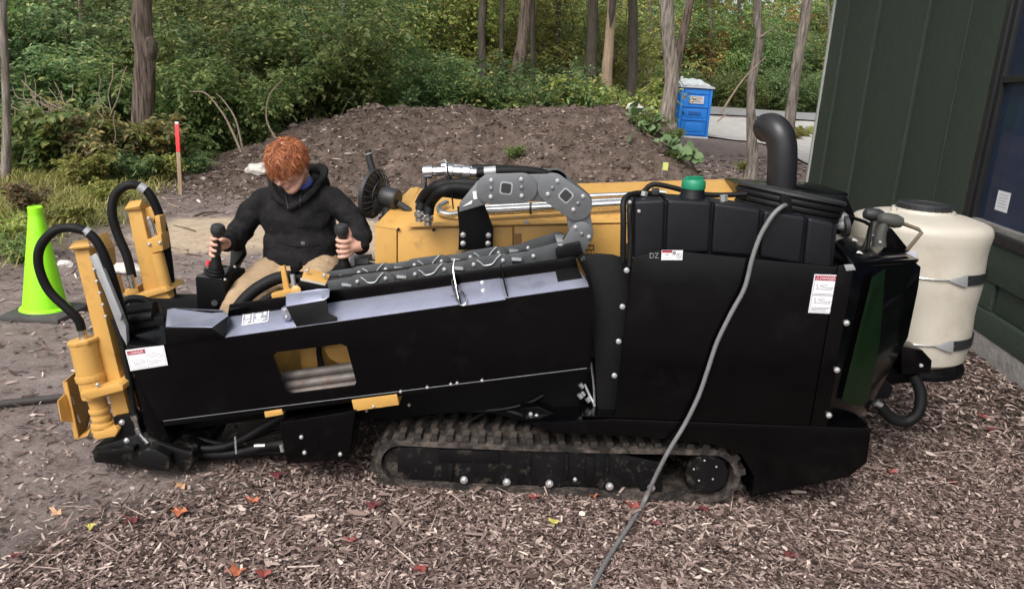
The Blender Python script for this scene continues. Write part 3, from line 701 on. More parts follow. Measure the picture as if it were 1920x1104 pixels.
tree([(1420, -5), (1420, 40), (1424, 75), (1416, 120), (1409, 160), (1408, 220), (1411, 300), (1410, 316)], 16.0, W(19, 16.0), 'thin crooked tree standing right of the blue portable toilet', 'barkgrey', 'leafyel', 8)
tree([(1515, -5), (1510, 40), (1500, 90), (1491, 150), (1482, 220), (1472, 300), (1468, 330)], 14.6, W(23, 14.6), 'leaning bare trunk beside the green building', 'barkgrey', 'leafyel', 9)
for px, Yv, wp, tx in ((1330, 57, 11, 'dim slender trunk across the road above the toilet'), (1385, 58, 12, 'dim trunk across the road left of the crooked tree'), (1552, 60, 9, 'pale slim trunk beside the corner of the green building'), (1218, 40, 10, 'dim slim trunk just left of the big grey one'), (762, 27, 9, 'slim trunk in the thicket above the mound'), (640, 24, 9, 'slim trunk in the thicket above the left of the mound'), (838, 29, 12, 'slender trunk left of the dark leaning one'), (1070, 33, 8, 'slim pale trunk in the bright gap'), (425, 21, 10, 'slim trunk deep in the thicket left of the operator'), (150, 19, 10, 'slim trunk deep in the thicket left of the burl trunk')):
    tree([(px, -5), (px+3, 60), (px-2, 150)], Yv, W(wp, Yv), tx, 'bark' if wp > 9 else 'barkgrey', 'leafmid', 11)
# broken pale trunk with its dark hollow
Yb = 20.4
bt = tree([(1148, -60), (1147, -20), (1146, 30), (1141, 90), (1138, 120), (1137, 170)], Yb, W(22, Yb), 'broken pale trunk with stripped bark and a dark hollow', 'barkpale', None, 3.8, limbs=False)
bm = bmesh.new(); add_tube(bm, [P(1149, -40, Yb-0.17), P(1149, 0, Yb-0.17), P(1147, 25, Yb-0.17), P(1144, 52, Yb-0.17)], [0.02, 0.085, 0.08, 0.01], 8, 4)
from_bm('hollow', bm, M['barkdark'], bt)

# ---------------- dry branches
def branch(px, Yv, rad, label, name='dead_branch', mt='twig', group=None):
    pts = [P(x, y, Yv) for x, y in px]; b = min(pts, key=lambda p: p.z)
    bm = bmesh.new(); n = len(pts); add_tube(bm, pts, [rad*(1-0.6*i/(n-1)) for i in range(n)], 6, 5, wob=0.2)
    return tag(from_bm(name, bm, M[mt], base=b), label, 'branch', group)
branch([(452, 285), (430, 235), (412, 205), (385, 175), (355, 172)], 12.2, 0.020, 'long pale bare branch arching left out of the thicket')
branch([(455, 280), (442, 225), (420, 190), (405, 175)], 12.25, 0.017, 'pale bare branch crossing beside the long arching one')
branch([(492, 290), (478, 315), (468, 328), (440, 330)], 12.6, 0.028, 'grey curved stick beside the pale rock')
branch([(1352, 212), (1372, 180), (1395, 148), (1422, 120), (1436, 108)], 15.4, 0.022, 'thin diagonal pole leaning across the crooked tree', 'leaning_pole')
branch([(1345, 228), (1362, 214), (1372, 204)], 15.3, 0.016, 'short dry stick at the foot of the diagonal pole')
branch([(725, 155), (718, 130), (712, 108)], 17.5, 0.018, 'thin pale twig standing in the dark gap of the thicket')
branch([(520, 265), (500, 225), (505, 180), (530, 150)], 13.4, 0.018, 'forked pale shrub stem behind the operator')
branch([(640, 215), (652, 190), (665, 178)], 16.5, 0.018, 'bare twig rising behind the left of the mound')
branch([(1425, 70), (1440, 60), (1452, 50)], 15.9, 0.022, 'short bare limb beside the crooked tree top')
rr_ = random.Random(9)
_tb = Vector((X(105, 11.3), 11.3, gz(X(105, 11.3), 11.3))); tangle = thing('vine_tangle', 'tangle of dry brown vine stems at the left of the thicket', 'vine', _tb)
def tangle_stem(px, Yv):
    tube('dry_stem', [P(x, y, Yv) for x, y in px], 0.007, M['twig'], tangle, 5, 4)
for k in range(44):                                        # tangle of dry vine stems on the left
    x0 = rr_.uniform(40, 210); y0 = rr_.uniform(200, 305); dx = rr_.uniform(-90, 40); dy = -rr_.uniform(20, 95)
    tangle_stem([(x0, y0), (x0+dx*.4+rr_.uniform(-14, 14), y0+dy*.4), (x0+dx*.8, y0+dy*.75+rr_.uniform(-10, 10)), (x0+dx, y0+dy)], rr_.uniform(11.0, 11.7))
def ground_stick(p0, p1, rad, label, group=None, mt='twig'):
    a, b = GM(*p0), GM(*p1); m = (a+b)/2; n = Vector((r.uniform(-.1, .1)*(b-a).length, r.uniform(-.1, .1)*(b-a).length, 0)); m = m+n; m.z = surf(m.x, m.y)
    bm = bmesh.new(); add_tube(bm, [v+Vector((0, 0, rad*.6)) for v in (a, m, b)], [rad, rad*.9, rad*.5], 6, 5, wob=0.25)
    return tag(from_bm('stick', bm, M[mt], base=a), label, 'stick', group)
ground_stick((495, 1026), (598, 1018), 0.006, 'curved pale stick lying on the chips, front left of centre')
ground_stick((88, 858), (152, 854), 0.005, 'straight pale stick on the bare earth by the stake-down foot')
ground_stick((156, 918), (190, 952), 0.010, 'stubby tan stick on the bare earth at the left')
ground_stick((70, 1000), (178, 955), 0.004, 'thin dark twig on bare earth at the left', mt='stem')
ground_stick((250, 970), (330, 968), 0.005, 'long thin grey stick on the chips at the left')
ground_stick((1800, 700), (1812, 748), 0.010, 'pale curled stick on the chips by the foundation')
ground_stick((1780, 715), (1808, 742), 0.008, 'pale stick on the chips right of the water tank')
for k in range(18):
    x0 = r.uniform(600, 1240); y0 = r.uniform(205, 325)
    ground_stick((x0, y0), (x0+r.uniform(-32, 32), y0+r.uniform(-14, 14)), r.uniform(0.008, 0.016), 'small root or twig poking from the soil mound', 'twigs on the soil mound', r.choice(['twig', 'stem']))
for k in range(14):
    x0 = r.uniform(330, 480); y0 = r.uniform(320, 480)
    ground_stick((x0, y0), (x0+r.uniform(-45, 45), y0+r.uniform(-12, 12)), r.uniform(0.006, 0.014), 'twig littering the ground between the stake and the operator', 'twigs between stake and operator', r.choice(['twig', 'stem']))

# ---------------- grass and weeds at the left
def grass():
    p = scatter(9000, (-8, -2.3, 5.6, 11.4), lambda x, y: grassness(x, y)**1.3, 31); n = len(p); rr = np.random.default_rng(8)
    z = np.array([surf(float(a), float(b)) for a, b in p]); base = np.stack([p[:, 0], p[:, 1], z-0.01], -1)
    a = rr.uniform(0, 6.28, n); h = rr.uniform(0.07, 0.26, n)*(0.6+0.5*ss(7, 9, 8)); lean = np.stack([np.cos(a), np.sin(a), np.zeros(n)], -1)*(h*rr.uniform(0.4, 1.8, n))[:, None]
    s = np.stack([-np.sin(a), np.cos(a), np.zeros(n)], -1)*rr.uniform(0.004, 0.009, n)[:, None]; up = np.array([0, 0, 1.])
    m1 = base+lean*.35+up*(h*.62)[:, None]; tp = base+lean+up*(h*.8)[:, None]
    v = np.stack([base-s, base+s, m1+s*.8, m1-s*.8, tp], 1).reshape(-1, 3); b = (np.arange(n)*5)[:, None, None]
    f = (b+np.array([[0, 1, 2], [0, 2, 3], [3, 2, 4]])[None]).reshape(-1, 3)
    m = green('grass_blades', [(0, (0.07, 0.085, 0.02)), (0.5, (0.17, 0.18, 0.05)), (0.8, (0.30, 0.27, 0.10)), (1, (0.42, 0.36, 0.18))], ov=0)
    tag(link('grass', fast_mesh('grass', v, f, m), m), 'yellowing long grass along the edge of the thicket', 'grass', kind='stuff')
grass()
def weed(px, py, h, mn, label, group=None):
    g = GM(px, py); return shrub(g.x, g.y, h, mn, label, group, 'weed_plant', 'plant', g.z)
weed(35, 490, 0.42, 'leafmid', 'leafy green weed growing just behind the lime cone')
weed(10, 455, 0.45, 'leafyel', 'yellow-green weed at the left edge above the cone')
weed(120, 420, 0.40, 'leafyel', 'pale weed between the cone top and the far stake-down post')
weed(200, 385, 0.45, 'leafyel', 'yellowish weed clump behind the hose loop')
weed(60, 395, 0.5, 'leafbrown', 'browning weed clump by the thin sapling')
weed(150, 350, 0.7, 'leafyel', 'tall pale weed below the thicket at the left')
weed(250, 345, 0.7, 'leafdark', 'dark weed left of the red-topped stake')
weed(300, 335, 0.6, 'leafyel', 'pale flowering weed next to the red-topped stake')
weed(365, 325, 0.5, 'leafdark', 'dark low weed right of the red-topped stake')
weed(398, 300, 0.25, 'leafmid', 'tiny green seedling on bare soil right of the stake')
weed(960, 295, 0.30, 'leafmid', 'small green seedling sprouting on the middle of the mound')
weed(985, 195, 0.35, 'leafmid', 'low green weed on top of the mound')
weed(1395, 320, 0.35, 'leafyel', 'grassy tuft at the foot of the crooked tree')
for k, px in enumerate((1490, 1510, 1528)): weed(px, 262-4*k, 0.7, 'leafyel', 'yellow-green verge plant beside the gravel drive', 'verge plants by the drive')

# ---------------- big-leaved vine hanging over the right end of the mound
vm = island_mat('vine_leaf', [(0, (0.07, 0.14, 0.055)), (0.5, (0.13, 0.21, 0.09)), (1, (0.22, 0.29, 0.14))], 0.5, 0.25, spec=0.4)
def vine():
    b = GM(1285, 312); root = thing('vine', 'big-leaved green vine trailing down the right end of the mound', 'vine', b)
    line = [(1178, 222), (1192, 238), (1208, 256), (1228, 270), (1250, 284), (1272, 298), (1292, 306)]
    tube('stem', [GM(x, y)+Vector((0, -0.05, 0.06)) for x, y in line], 0.012, M['stem'], root, 6, 4)
    a = [(0, 0), (.16, .36), (.42, .50), (.74, .32), (1, 0), (.74, -.32), (.42, -.50), (.16, -.36)]
    vs = [(x, y, 0.16*abs(y)-0.12*x*x) for x, y in a]+[(0.5, 0, -0.03)]
    me = bpy.data.meshes.new('leaf'); me.from_pydata([Vector(v)*0.155 for v in vs], [], [(i, (i+1) % 8, 8) for i in range(8)]); me.materials.append(vm); fin(me, True, 180)
    rr = random.Random(4)
    for k in range(58):
        t = rr.uniform(0, 1)*(len(line)-1); i = min(len(line)-2, int(t)); f = t-i
        x = line[i][0]*(1-f)+line[i+1][0]*f+rr.gauss(0, 11)+4; y = line[i][1]*(1-f)+line[i+1][1]*f+rr.gauss(0, 9)
        g = GM(x, y); o = link('leaf', me, None, root, g+Vector((0, -0.06-rr.uniform(0, .12), 0.07+rr.uniform(0, .12)))); s = rr.uniform(0.65, 1.35); o.scale = (s, s, s)
        o.rotation_euler = (rr.gauss(0.65, 0.3), rr.gauss(0.1, 0.3), rr.uniform(-2.6, 0.2))
vine()
for (px, py, h) in ((1215, 250, 0.5), (1240, 225, 0.7), (1256, 272, 0.4), (1272, 300, 0.3), (1300, 300, 0.3)):
    weed(px, py, h, 'leafmid', 'low green plant among the vine by the big grey trunk', 'low plants by the big grey trunk')

# ---------------- fallen leaves on the chips: each one its own
def fallen(px, py, size, c, label):
    size *= 1.3
    g = G(px, py); rr = random.Random(px*7+py); bm = bmesh.new(); n = 15; ring = []; rot = rr.uniform(0, 6.28)
    for k in range(n):
        a = rot+2*math.pi*k/n; q = size*(1.0 if k % 3 == 0 else 0.62 if k % 3 == 1 else 0.55)*(0.8+0.3*rr.random())
        ring.append(bm.verts.new((g.x+math.cos(a)*q, g.y+math.sin(a)*q*0.8, g.z+0.024+rr.uniform(-.004, .012)+0.2*size*math.cos(2*a))))
    ce = bm.verts.new((g.x, g.y, g.z+0.022))
    for k in range(n): bm.faces.new((ce, ring[k], ring[(k+1) % n]))
    key = 'fl_'+c
    if key not in M:
        M[key] = mat(key, {'red': (0.22, 0.050, 0.043), 'orange': (0.36, 0.115, 0.055), 'tan': (0.45, 0.27, 0.15), 'yellow': (0.42, 0.38, 0.10), 'maroon': (0.12, 0.025, 0.028)}[c], 0.6, var=0.25, vscale=30)
    tag(from_bm('fallen_leaf', bm, M[key], base=g), label, 'leaf')
for a in ((445, 1080, .036, 'orange', 'largest orange fallen leaf, at the bottom edge left of centre'), (338, 968, .030, 'orange', 'orange fallen leaf left on the chips below the stake-down foot'),
          (475, 945, .026, 'orange', 'orange-brown fallen leaf left of the track front'), (250, 985, .030, 'maroon', 'maroon fallen leaf at the edge of the bare earth'),
          (342, 918, .030, 'tan', 'pinkish tan fallen leaf under the rail'), (108, 968, .024, 'tan', 'tan fallen leaf on the bare earth'),
          (172, 997, .020, 'yellow', 'yellow-green fallen leaf on the bare earth edge'), (30, 1052, .022, 'maroon', 'maroon fallen leaf in the lower left corner'),
          (495, 1086, .030, 'red', 'dull red fallen leaf right of the largest orange one'), (880, 918, .028, 'red', 'red fallen leaf against the front half of the track'),
          (1000, 940, .024, 'red', 'red fallen leaf under the middle of the track'), (1112, 938, .026, 'orange', 'orange fallen leaf under the rear half of the track'),
          (1185, 955, .032, 'red', 'red fallen leaf where the cable meets the ground'), (1228, 990, .022, 'maroon', 'maroon fallen leaf right of the cable'),
          (1318, 962, .024, 'maroon', 'maroon fallen leaf behind the end of the track'), (1036, 988, .026, 'yellow', 'yellow fallen leaf left of the cable'),
          (700, 955, .034, 'maroon', 'maroon fallen leaf in front of the track nose'), (520, 898, .030, 'maroon', 'maroon fallen leaf below the black box'),
          (1840, 785, .034, 'red', 'red fallen leaf on the chips right of the curved hose'), (1855, 812, .026, 'maroon', 'maroon fallen leaf at the right edge below the wall'),
          (1785, 912, .028, 'maroon', 'maroon fallen leaf on the chips at the right'), (1668, 890, .026, 'red', 'dull red fallen leaf behind the skirt corner'),
          (790, 1076, .028, 'red', 'red fallen leaf at the bottom centre'), (655, 1020, .026, 'red', 'red fallen leaf left of bottom centre'),
          (1480, 1050, .026, 'maroon', 'maroon fallen leaf at the bottom right of centre')): fallen(*a)
def rock(px, py, s, label, name='rock', fl=0.5):
    g = GM(px, py); bm = bmesh.new(); bmesh.ops.create_icosphere(bm, subdivisions=3, radius=1)
    for v in bm.verts:
        k = 1+0.35*noise.noise(v.co*1.6+g)+0.12*noise.noise(v.co*5); v.co = Vector((v.co.x*s*k, v.co.y*s*.7*k, v.co.z*s*fl*k))+g+Vector((0, 0, s*fl*.35))
    tag(from_bm(name, bm, M['rock'], base=g), label, 'rock')
rock(487, 326, 0.20, 'pale flat rock on the ground left of the operator')
rock(1190, 207, 0.15, 'whitish boulder between the mound and the big grey trunk', fl=0.6)
rock(122, 498, 0.07, 'small whitish stone between the cone and the hose loop')
rock(232, 510, 0.16, 'pale stone behind the near stake-down post', fl=0.35)
# ================================================================== the drilling machine
RB = Vector((0.1, 3.4, 0.0))
rig = thing('drilling_machine', 'black and yellow tracked horizontal drilling machine with inclined rail and operator station', 'drill rig', RB)
YN = 2.95
def hexhead(r, h):
    bm = bmesh.new(); add_tube(bm, [Vector((0, 0.004, 0)), Vector((0, -h*.35, 0))], [r*1.35, r*1.35], 14); add_tube(bm, [Vector((0, -h*.35, 0)), Vector((0, -h*.9, 0)), Vector((0, -h, 0))], [r, r, r*.8], 6)
    bmesh.ops.recalc_face_normals(bm, faces=bm.faces[:]); me = bpy.data.meshes.new('bolt'); bm.to_mesh(me); bm.free(); me.materials.append(M['zinc']); return fin(me)
def dome(r, h, m):
    bm = bmesh.new(); add_tube(bm, [Vector((0, 0.004, 0)), Vector((0, -h*.4, 0)), Vector((0, -h*.8, 0)), Vector((0, -h, 0))], [r, r, r*.8, r*.3], 16)
    bmesh.ops.recalc_face_normals(bm, faces=bm.faces[:]); me = bpy.data.meshes.new('rivet'); bm.to_mesh(me); bm.free(); me.materials.append(m); return fin(me)
BOLT = hexhead(0.0065, 0.009); BOLTB = hexhead(0.009, 0.012); BOLTH = hexhead(0.0125, 0.016); BOLTS = hexhead(0.0048, 0.007); STUD = dome(0.011, 0.006, M['grey_arm']); PIVOT = dome(0.009, 0.004, M['chain'])
def bolt(px, py, Y, par=None, me=None, name='bolt'):
    return link(name, me or BOLT, None, par or rig, P(px, py, Y))
def plate_hole(name, outer, inner, Y0, Y1, m, par):
    bm = bmesh.new(); ed = []
    for loop in (outer, inner):
        vs = [bm.verts.new(P(x, y, Y0)) for x, y in loop]; ed += [bm.edges.new((vs[i], vs[(i+1) % len(vs)])) for i in range(len(vs))]
    r_ = bmesh.ops.triangle_fill(bm, use_beauty=True, edges=ed, use_dissolve=False)
    fs = bm.faces[:]; e = bmesh.ops.extrude_face_region(bm, geom=fs); bmesh.ops.translate(bm, verts=[v for v in e['geom'] if isinstance(v, bmesh.types.BMVert)], vec=Vector((0, Y1-Y0, 0)))
    return from_bm(name, bm, m, par, True, 20)
def quad(pts4, u, v):
    a, b, c, d = pts4; return (a.lerp(b, u)).lerp(d.lerp(c, u), v)         # a top-left, b top-right, c bottom-right, d bottom-left
def qn(q):
    n = (q[1]-q[0]).cross(q[3]-q[0]).normalized(); return n if n.dot(CAMP-q[0]) > 0 else -n
def patch(name, q, u0, v0, u1, v1, off, m, par):
    n = qn(q)*off; n2 = qn(q)*0.0006
    pts = [quad(q, u0, v0)+n, quad(q, u1, v0)+n, quad(q, u1, v1)+n, quad(q, u0, v1)+n]
    bm = bmesh.new(); add_poly(bm, pts, -n2); return from_bm(name, bm, m, par, False)
def lettering(s, q, u0, v0, u1, v1, off, m, par, name='lettering'):
    cu = bpy.data.curves.new('txt', 'FONT'); cu.body = s; cu.size = 1; ob = bpy.data.objects.new('txt', cu); COL.objects.link(ob)
    bpy.context.view_layer.update(); dg = bpy.context.evaluated_depsgraph_get(); me = bpy.data.meshes.new_from_object(ob.evaluated_get(dg))
    bpy.data.objects.remove(ob); bpy.data.curves.remove(cu)
    xs = [v.co.x for v in me.vertices]; ys = [v.co.y for v in me.vertices]; x0, x1, y0, y1 = min(xs), max(xs), min(ys), max(ys); n = qn(q)*off; og = origin(par)
    for v in me.vertices:
        a = (v.co.x-x0)/(x1-x0); b_ = 1-(v.co.y-y0)/(y1-y0); v.co = quad(q, u0+(u1-u0)*a, v0+(v1-v0)*b_)+n-og
    return link(name, me, m, par)
def stroke(pts, q, off, m, par, w_=0.0012, name='drawing'):
    bm = bmesh.new(); n = qn(q)*off; add_tube(bm, [quad(q, u, v)+n for u, v in pts], w_, 5)
    return from_bm(name, bm, m, par)

# ---- under-structure that keeps daylight out below the rail
prism('chassis', [(705, 700), (1150, 640), (1560, 640), (1560, 830), (1150, 830), (1000, 800), (760, 800)], 3.26, 3.95, M['blackmatte'], rig, 0.01)
prism('rail_beam', [(285, 770), (760, 712), (1110, 668), (1150, 670), (1150, 792), (1010, 796), (900, 770), (660, 790), (530, 780), (305, 812)], 3.10, 3.42, M['blackmatte'], rig, 0.006)
prism('rail_lip', [(305, 790), (760, 733), (1103, 690), (1106, 696), (760, 741), (306, 799)], 2.945, 3.10, M['black'], rig, 0.002)
tube('rail_glint', [P(306, 789, 2.943), P(760, 732, 2.943), P(1100, 690, 2.943)], .002, M['chaindark'], rig, 6, 0)  # glint along the lip, added as a thin grey strip
prism('yellow_bracket', [(495, 772), (528, 767), (531, 777), (497, 783)], 2.94, 3.05, M['yellow'], rig)
yb = prism('yellow_bracket', [(659, 750), (744, 739), (748, 759), (664, 771)], 2.94, 3.05, M['yellow'], rig); bolt(700, 762, 2.938, yb, BOLTS)
for x, y in ((751, 734), (801, 726), (845, 720), (857, 718), (904, 713)): bolt(x, y, 2.943, None, BOLTS, 'rail_pin')
for x, y in ((687, 770), (767, 759)): bolt(x, y, 3.09, None, BOLTS)
# ---- rail guard
OUT = [(236, 652), (313, 646), (420, 633), (1108, 537), (1113, 600), (1105, 690), (760, 733), (300, 790), (262, 722)]
guard = plate_hole('rail_guard', OUT, [(511, 668), (519, 660), (640, 645), (650, 649), (668, 716), (664, 723), (548, 738), (538, 734)], YN, YN+0.012, M['black'], rig)
prism('end_plate', [(1098, 486), (1112, 540), (1116, 600), (1107, 692), (1103, 692), (1108, 600), (1105, 540), (1090, 490)], 2.945, 3.16, M['black'], rig, 0.001)
prism('end_filler', [(1082, 484), (1104, 476), (1122, 540), (1112, 560), (1100, 520)], 3.05, 3.06, M['blackmatte'], rig, 0)
# rods and yellow carriage inside the guard
for k, (dy, Yr) in enumerate(((0, 3.06), (18, 3.04), (34, 3.03))):
    cyl('drill_rod', P(480, 713+dy, Yr), P(760, 674+dy, Yr), 0.021, M['rod'], rig, 16)
prism('carriage', [(470, 640), (700, 612), (706, 690), (480, 722)], 3.20, 3.24, M['yellow'], rig)
prism('carriage_rib', [(560, 640), (592, 636), (596, 692), (566, 696)], 3.13, 3.19, M['yellow'], rig, 0.004)
prism('carriage_step', [(606, 655), (655, 648), (662, 690), (632, 680), (618, 672)], 3.12, 3.19, M['yellow'], rig, 0.004)
tube('inner_hose', [P(600, 636, 3.1), P(598, 660, 3.1), P(604, 690, 3.1)], 0.012, M['rubber'], rig, 8)
# ---- sloping top plate of the guard, its sky sheen put into the colour
Lq = [(420, 632), (1108, 536), (1084, 503), (428, 590)]
Yb_ = 3.075
_a, _b, _c = P(*Lq[0], YN-.001), P(*Lq[1], YN-.001), P(*Lq[2], Yb_); _n = (_b-_a).cross(_c-_a); _d = ray(*Lq[3]); _L3 = CAMP+_d*((_a-CAMP).dot(_n)/_d.dot(_n))
top_plate = slab('top_plate', [P(*Lq[0], YN-.001), P(*Lq[1], YN-.001), P(*Lq[2], Yb_), _L3], 0.006, M['topsheen'], rig, 0.0015)
def onTop(px, py, off=0.0):
    a, b, c = P(*Lq[0], YN-.001), P(*Lq[1], YN-.001), P(*Lq[2], Yb_); n = (b-a).cross(c-a).normalized(); n = n if n.dot(CAMP-a) > 0 else -n
    d = ray(px, py); t = (a+n*off-CAMP).dot(n)/d.dot(n); return CAMP+d*t
prism('back_flange', [(426, 594), (1086, 508), (1078, 481), (430, 571)], Yb_+0.003, Yb_+0.015, M['black'], rig, 0.002)
for k, (a, b) in enumerate((((848, 512), (864, 573)), ((938, 504), (951, 556)))):
    p = [onTop(*b, 0.001), onTop(a[0]+2, a[1]+8, 0.001), onTop(a[0], a[1]-8, 0.05), onTop(b[0]-6, b[1]-22, 0.045)]
    bm = bmesh.new(); add_poly(bm, p, Vector((0.006, 0, 0))); from_bm('divider', bm, M['blackmatte'], rig)
slab('inspection_cover', [onTop(868, 573, .004), onTop(948, 561, .004), onTop(938, 521, .004), onTop(862, 531, .004)], 0.003, M['topsheen'], rig, 0.001)
for x, y in ((904, 530), (906, 545)):
    o = bolt(x, y, 3.0, None, BOLT); o.location = onTop(x, y, 0.005)-origin(rig); o.rotation_euler = (R_(-48), 0, 0)
slab('corner_pad', [onTop(1046, 527, .004), onTop(1092, 520, .004), onTop(1082, 497, .004), onTop(1040, 503, .004)], 0.003, M['blackmatte'], rig, 0.001)
tube('wire_latch', [onTop(850, 500, .03), onTop(848, 530, .02), onTop(858, 565, .012), onTop(870, 572, .012), onTop(874, 560, .02), onTop(864, 545, .02), onTop(846, 556, .02)], 0.0035, M['steel'], rig, 6)
tube('wire_latch', [P(852, 486, 3.06), P(850, 510, 3.02), P(860, 560, 2.97)], 0.0035, M['steel'], rig, 6)
# white stencil on the plate
q = [onTop(456, 588, .0015), onTop(505, 581, .0015), onTop(503, 603, .0015), onTop(453, 611, .0015)]
dec = patch('stencil_plate', q, 0.02, 0.04, 0.98, 0.96, 0.0005, mat('stencil_grey', (0.24, 0.25, 0.28), 0.5), rig)
for a in ((0, 0, 1, .07), (0, .93, 1, 1), (0, 0, .025, 1), (.975, 0, 1, 1), (.37, 0, .40, 1)): patch('stencil_line', q, *a, 0.0016, M['white'], dec)
for a in ((.07, .18, .30, .24), (.12, .24, .18, .52), (.22, .24, .28, .52), (.14, .34, .26, .44), (.06, .62, .30, .70), (.06, .78, .24, .86), (.48, .28, .74, .36), (.52, .20, .70, .28), (.54, .36, .70, .60), (.80, .12, .90, .40), (.46, .66, .88, .73), (.46, .80, .78, .87)): patch('stencil_mark', q, *a, 0.0018, M['white'], dec)
# bent step plate
slab('step_plate', [P(536, 574, 2.965), P(607, 562, 2.965), P(617, 555, 2.972), P(618, 541, 3.06), P(598, 541, 3.06), P(536, 551, 3.06)], 0.005, M['topsheen'], rig, 0.0015)
slab('step_riser', [P(536, 575, 2.966), P(612, 562, 2.966), P(616, 588, 2.963), P(632, 594, 2.955), P(632, 603, 2.950), P(556, 613, 2.950)], 0.005, M['blackmatte'], rig, 0.0015)
prism('step_bracket', [(527, 578), (540, 577), (546, 597), (541, 601), (530, 600)], 2.985, 3.02, M['topsheen'], rig, 0.002)
for x, y in ((535, 581), (537, 594)): bolt(x, y, 2.983, None, BOLTS)
# left end: raised block and nose plate
hull('raised_block', [P(309, 613, 2.94), P(398, 614, 2.94), P(421, 634, 2.94), P(313, 646, 2.94), P(430, 592, 2.99), P(424, 630, 2.99), P(312, 580, 3.13), P(322, 577, 3.14), P(420, 581, 3.13), P(430, 592, 3.06), P(330, 640, 3.13), P(420, 630, 3.13)], M['black'], rig, 0.006)
slab('block_top_sheen', [P(311, 612, 2.936), P(398, 613, 2.936), P(428, 591, 2.985), P(419, 581, 3.12), P(323, 577.5, 3.13), P(314, 580, 3.12)], 0.002, M['topsheen'], rig, 0.0005)  # thin skin over the black block, sky sheen in its colour
slab('nose_plate', [P(236, 653, 2.94), P(312, 645, 2.94), P(308, 606, 3.05), P(240, 620, 3.05)], 0.006, M['black'], rig, 0.002)
hull('nose_box', [P(228, 606, 3.06), P(308, 592, 3.06), P(308, 640, 3.06), P(240, 655, 3.06), P(232, 575, 3.25), P(300, 568, 3.25), P(300, 640, 3.25), P(240, 640, 3.25)], M['blackmatte'], rig, 0.008)
cyl('clamp_cylinder', P(226, 586, 3.12), P(292, 578, 3.12), 0.030, M['blackmatte'], rig); cyl('clamp_cylinder', P(222, 602, 3.07), P(288, 592, 3.07), 0.020, M['rubber'], rig)
tube('arched_hose', [P(218, 586, 3.25), P(238, 562, 3.28), P(270, 562, 3.3), P(292, 580, 3.3), P(306, 602, 3.28)], 0.017, M['rubber'], rig, 10)
# nose cheek
prism('nose_cheek', [(240, 655), (265, 722), (303, 792), (330, 850), (300, 850), (270, 800), (232, 660)], 2.965, 3.30, M['black'], rig, 0.003)
# ---- decals
def danger_h(q, par):
    b = patch('danger_sign', q, 0, 0, 1, 1, 0.0015, M['white'], par)
    patch('banner', q, .04, .07, .49, .27, .0024, M['red'], b); lettering('DANGER', q, .14, .10, .46, .24, .0032, M['white'], b)
    stroke([(.06, .24), (.085, .10), (.11, .24), (.06, .24)], q, .0032, M['white'], b, .0008)
    for a in ((.50, .05, .505, .95), (.03, .94, .98, .95), (.03, .05, .035, .95), (.965, .05, .97, .95)): patch('border_line', q, *a, .0022, M['ink'], b)
    stroke([(.11, .50), (.16, .62), (.14, .68), (.22, .66), (.34, .60), (.42, .62), (.45, .68), (.30, .72), (.15, .74)], q, .0022, M['paleink'], b)
    stroke([(.56, .30), (.58, .44), (.62, .50), (.74, .42), (.86, .38), (.92, .44), (.94, .50), (.80, .55)], q, .0022, M['paleink'], b)
    stroke([(.22, .56), (.28, .50), (.38, .52), (.41, .58)], q, .0022, M['paleink'], b); stroke([(.62, .34), (.72, .29), (.84, .32)], q, .0022, M['paleink'], b)
    for k in range(3): patch('print_line', q, .54, .66+.08*k, .93-.08*k, .685+.08*k, .0022, M['paleink'], b)
    for k in range(2): patch('print_line', q, .07, .82+.06*k, .45-.04*k, .835+.06*k, .0022, M['paleink'], b)
danger_h([P(235, 656, 2.944), P(307, 646, 2.944), P(315, 684, 2.944), P(245, 695, 2.944)], guard)
# ---- left foot and stake-down unit, near side
prism('stake_base', [(172, 848), (176, 838), (262, 812), (300, 830), (360, 848), (364, 862), (352, 886), (318, 882), (176, 868)], 2.95, 3.35, M['frame'], rig, 0.012)
prism('base_lug', [(258, 846), (290, 842), (316, 856), (318, 884), (258, 876)], 2.90, 2.949, M['frame'], rig, 0.008)
prism('base_rim', [(170, 846), (250, 838), (252, 848), (178, 858)], 2.91, 2.949, M['frame'], rig, 0.006)
prism('stake_plate', [(212, 782), (246, 776), (284, 850), (222, 846)], 2.955, 3.02, M['blackmatte'], rig, 0.004)
for x, y in ((229, 791), (238, 825)): bolt(x, y, 2.953, None, BOLTB)
post = prism('stake_post', [(138, 470), (166, 467), (243, 778), (214, 786)], 2.98, 3.075, M['yellow'], rig, 0.006)
hull('post_cap', [P(128, 466, 2.955), P(168, 461, 2.955), P(140, 452, 2.99), P(165, 447, 2.99), P(168, 449, 3.06), P(140, 452, 3.08), P(134, 469, 2.96), P(168, 466, 2.96)], M['yellow'], post, 0.003)
prism('post_fin', [(176, 444), (182, 441), (196, 470), (200, 500), (196, 505), (188, 475)], 3.02, 3.10, M['yellow'], rig, 0.003)
prism('slide_arm', [(167, 482), (178, 475), (184, 480), (236, 612), (238, 648), (226, 628), (196, 548)], 2.96, 2.985, M['grey_arm'], rig, 0.003)
prism('slide_arm', [(186, 508), (193, 504), (228, 590), (226, 602), (214, 592)], 2.935, 2.958, M['grey_arm'], rig, 0.003)
for k in range(5): bolt(176+k*5.5, 505+k*22, 2.957, None, BOLTS)
cyl('motor', P(156, 640, 2.97), P(180, 742, 2.97), 0.056, M['yellow'], rig, 10)
cyl('motor_band', P(169, 700, 2.97), P(172, 710, 2.97), 0.060, M['yellow'], rig, 18, bevel=0.003); cyl('motor_top', P(155, 635, 2.97), P(157, 642, 2.97), 0.061, M['yellow'], rig, 8, bevel=0.004)
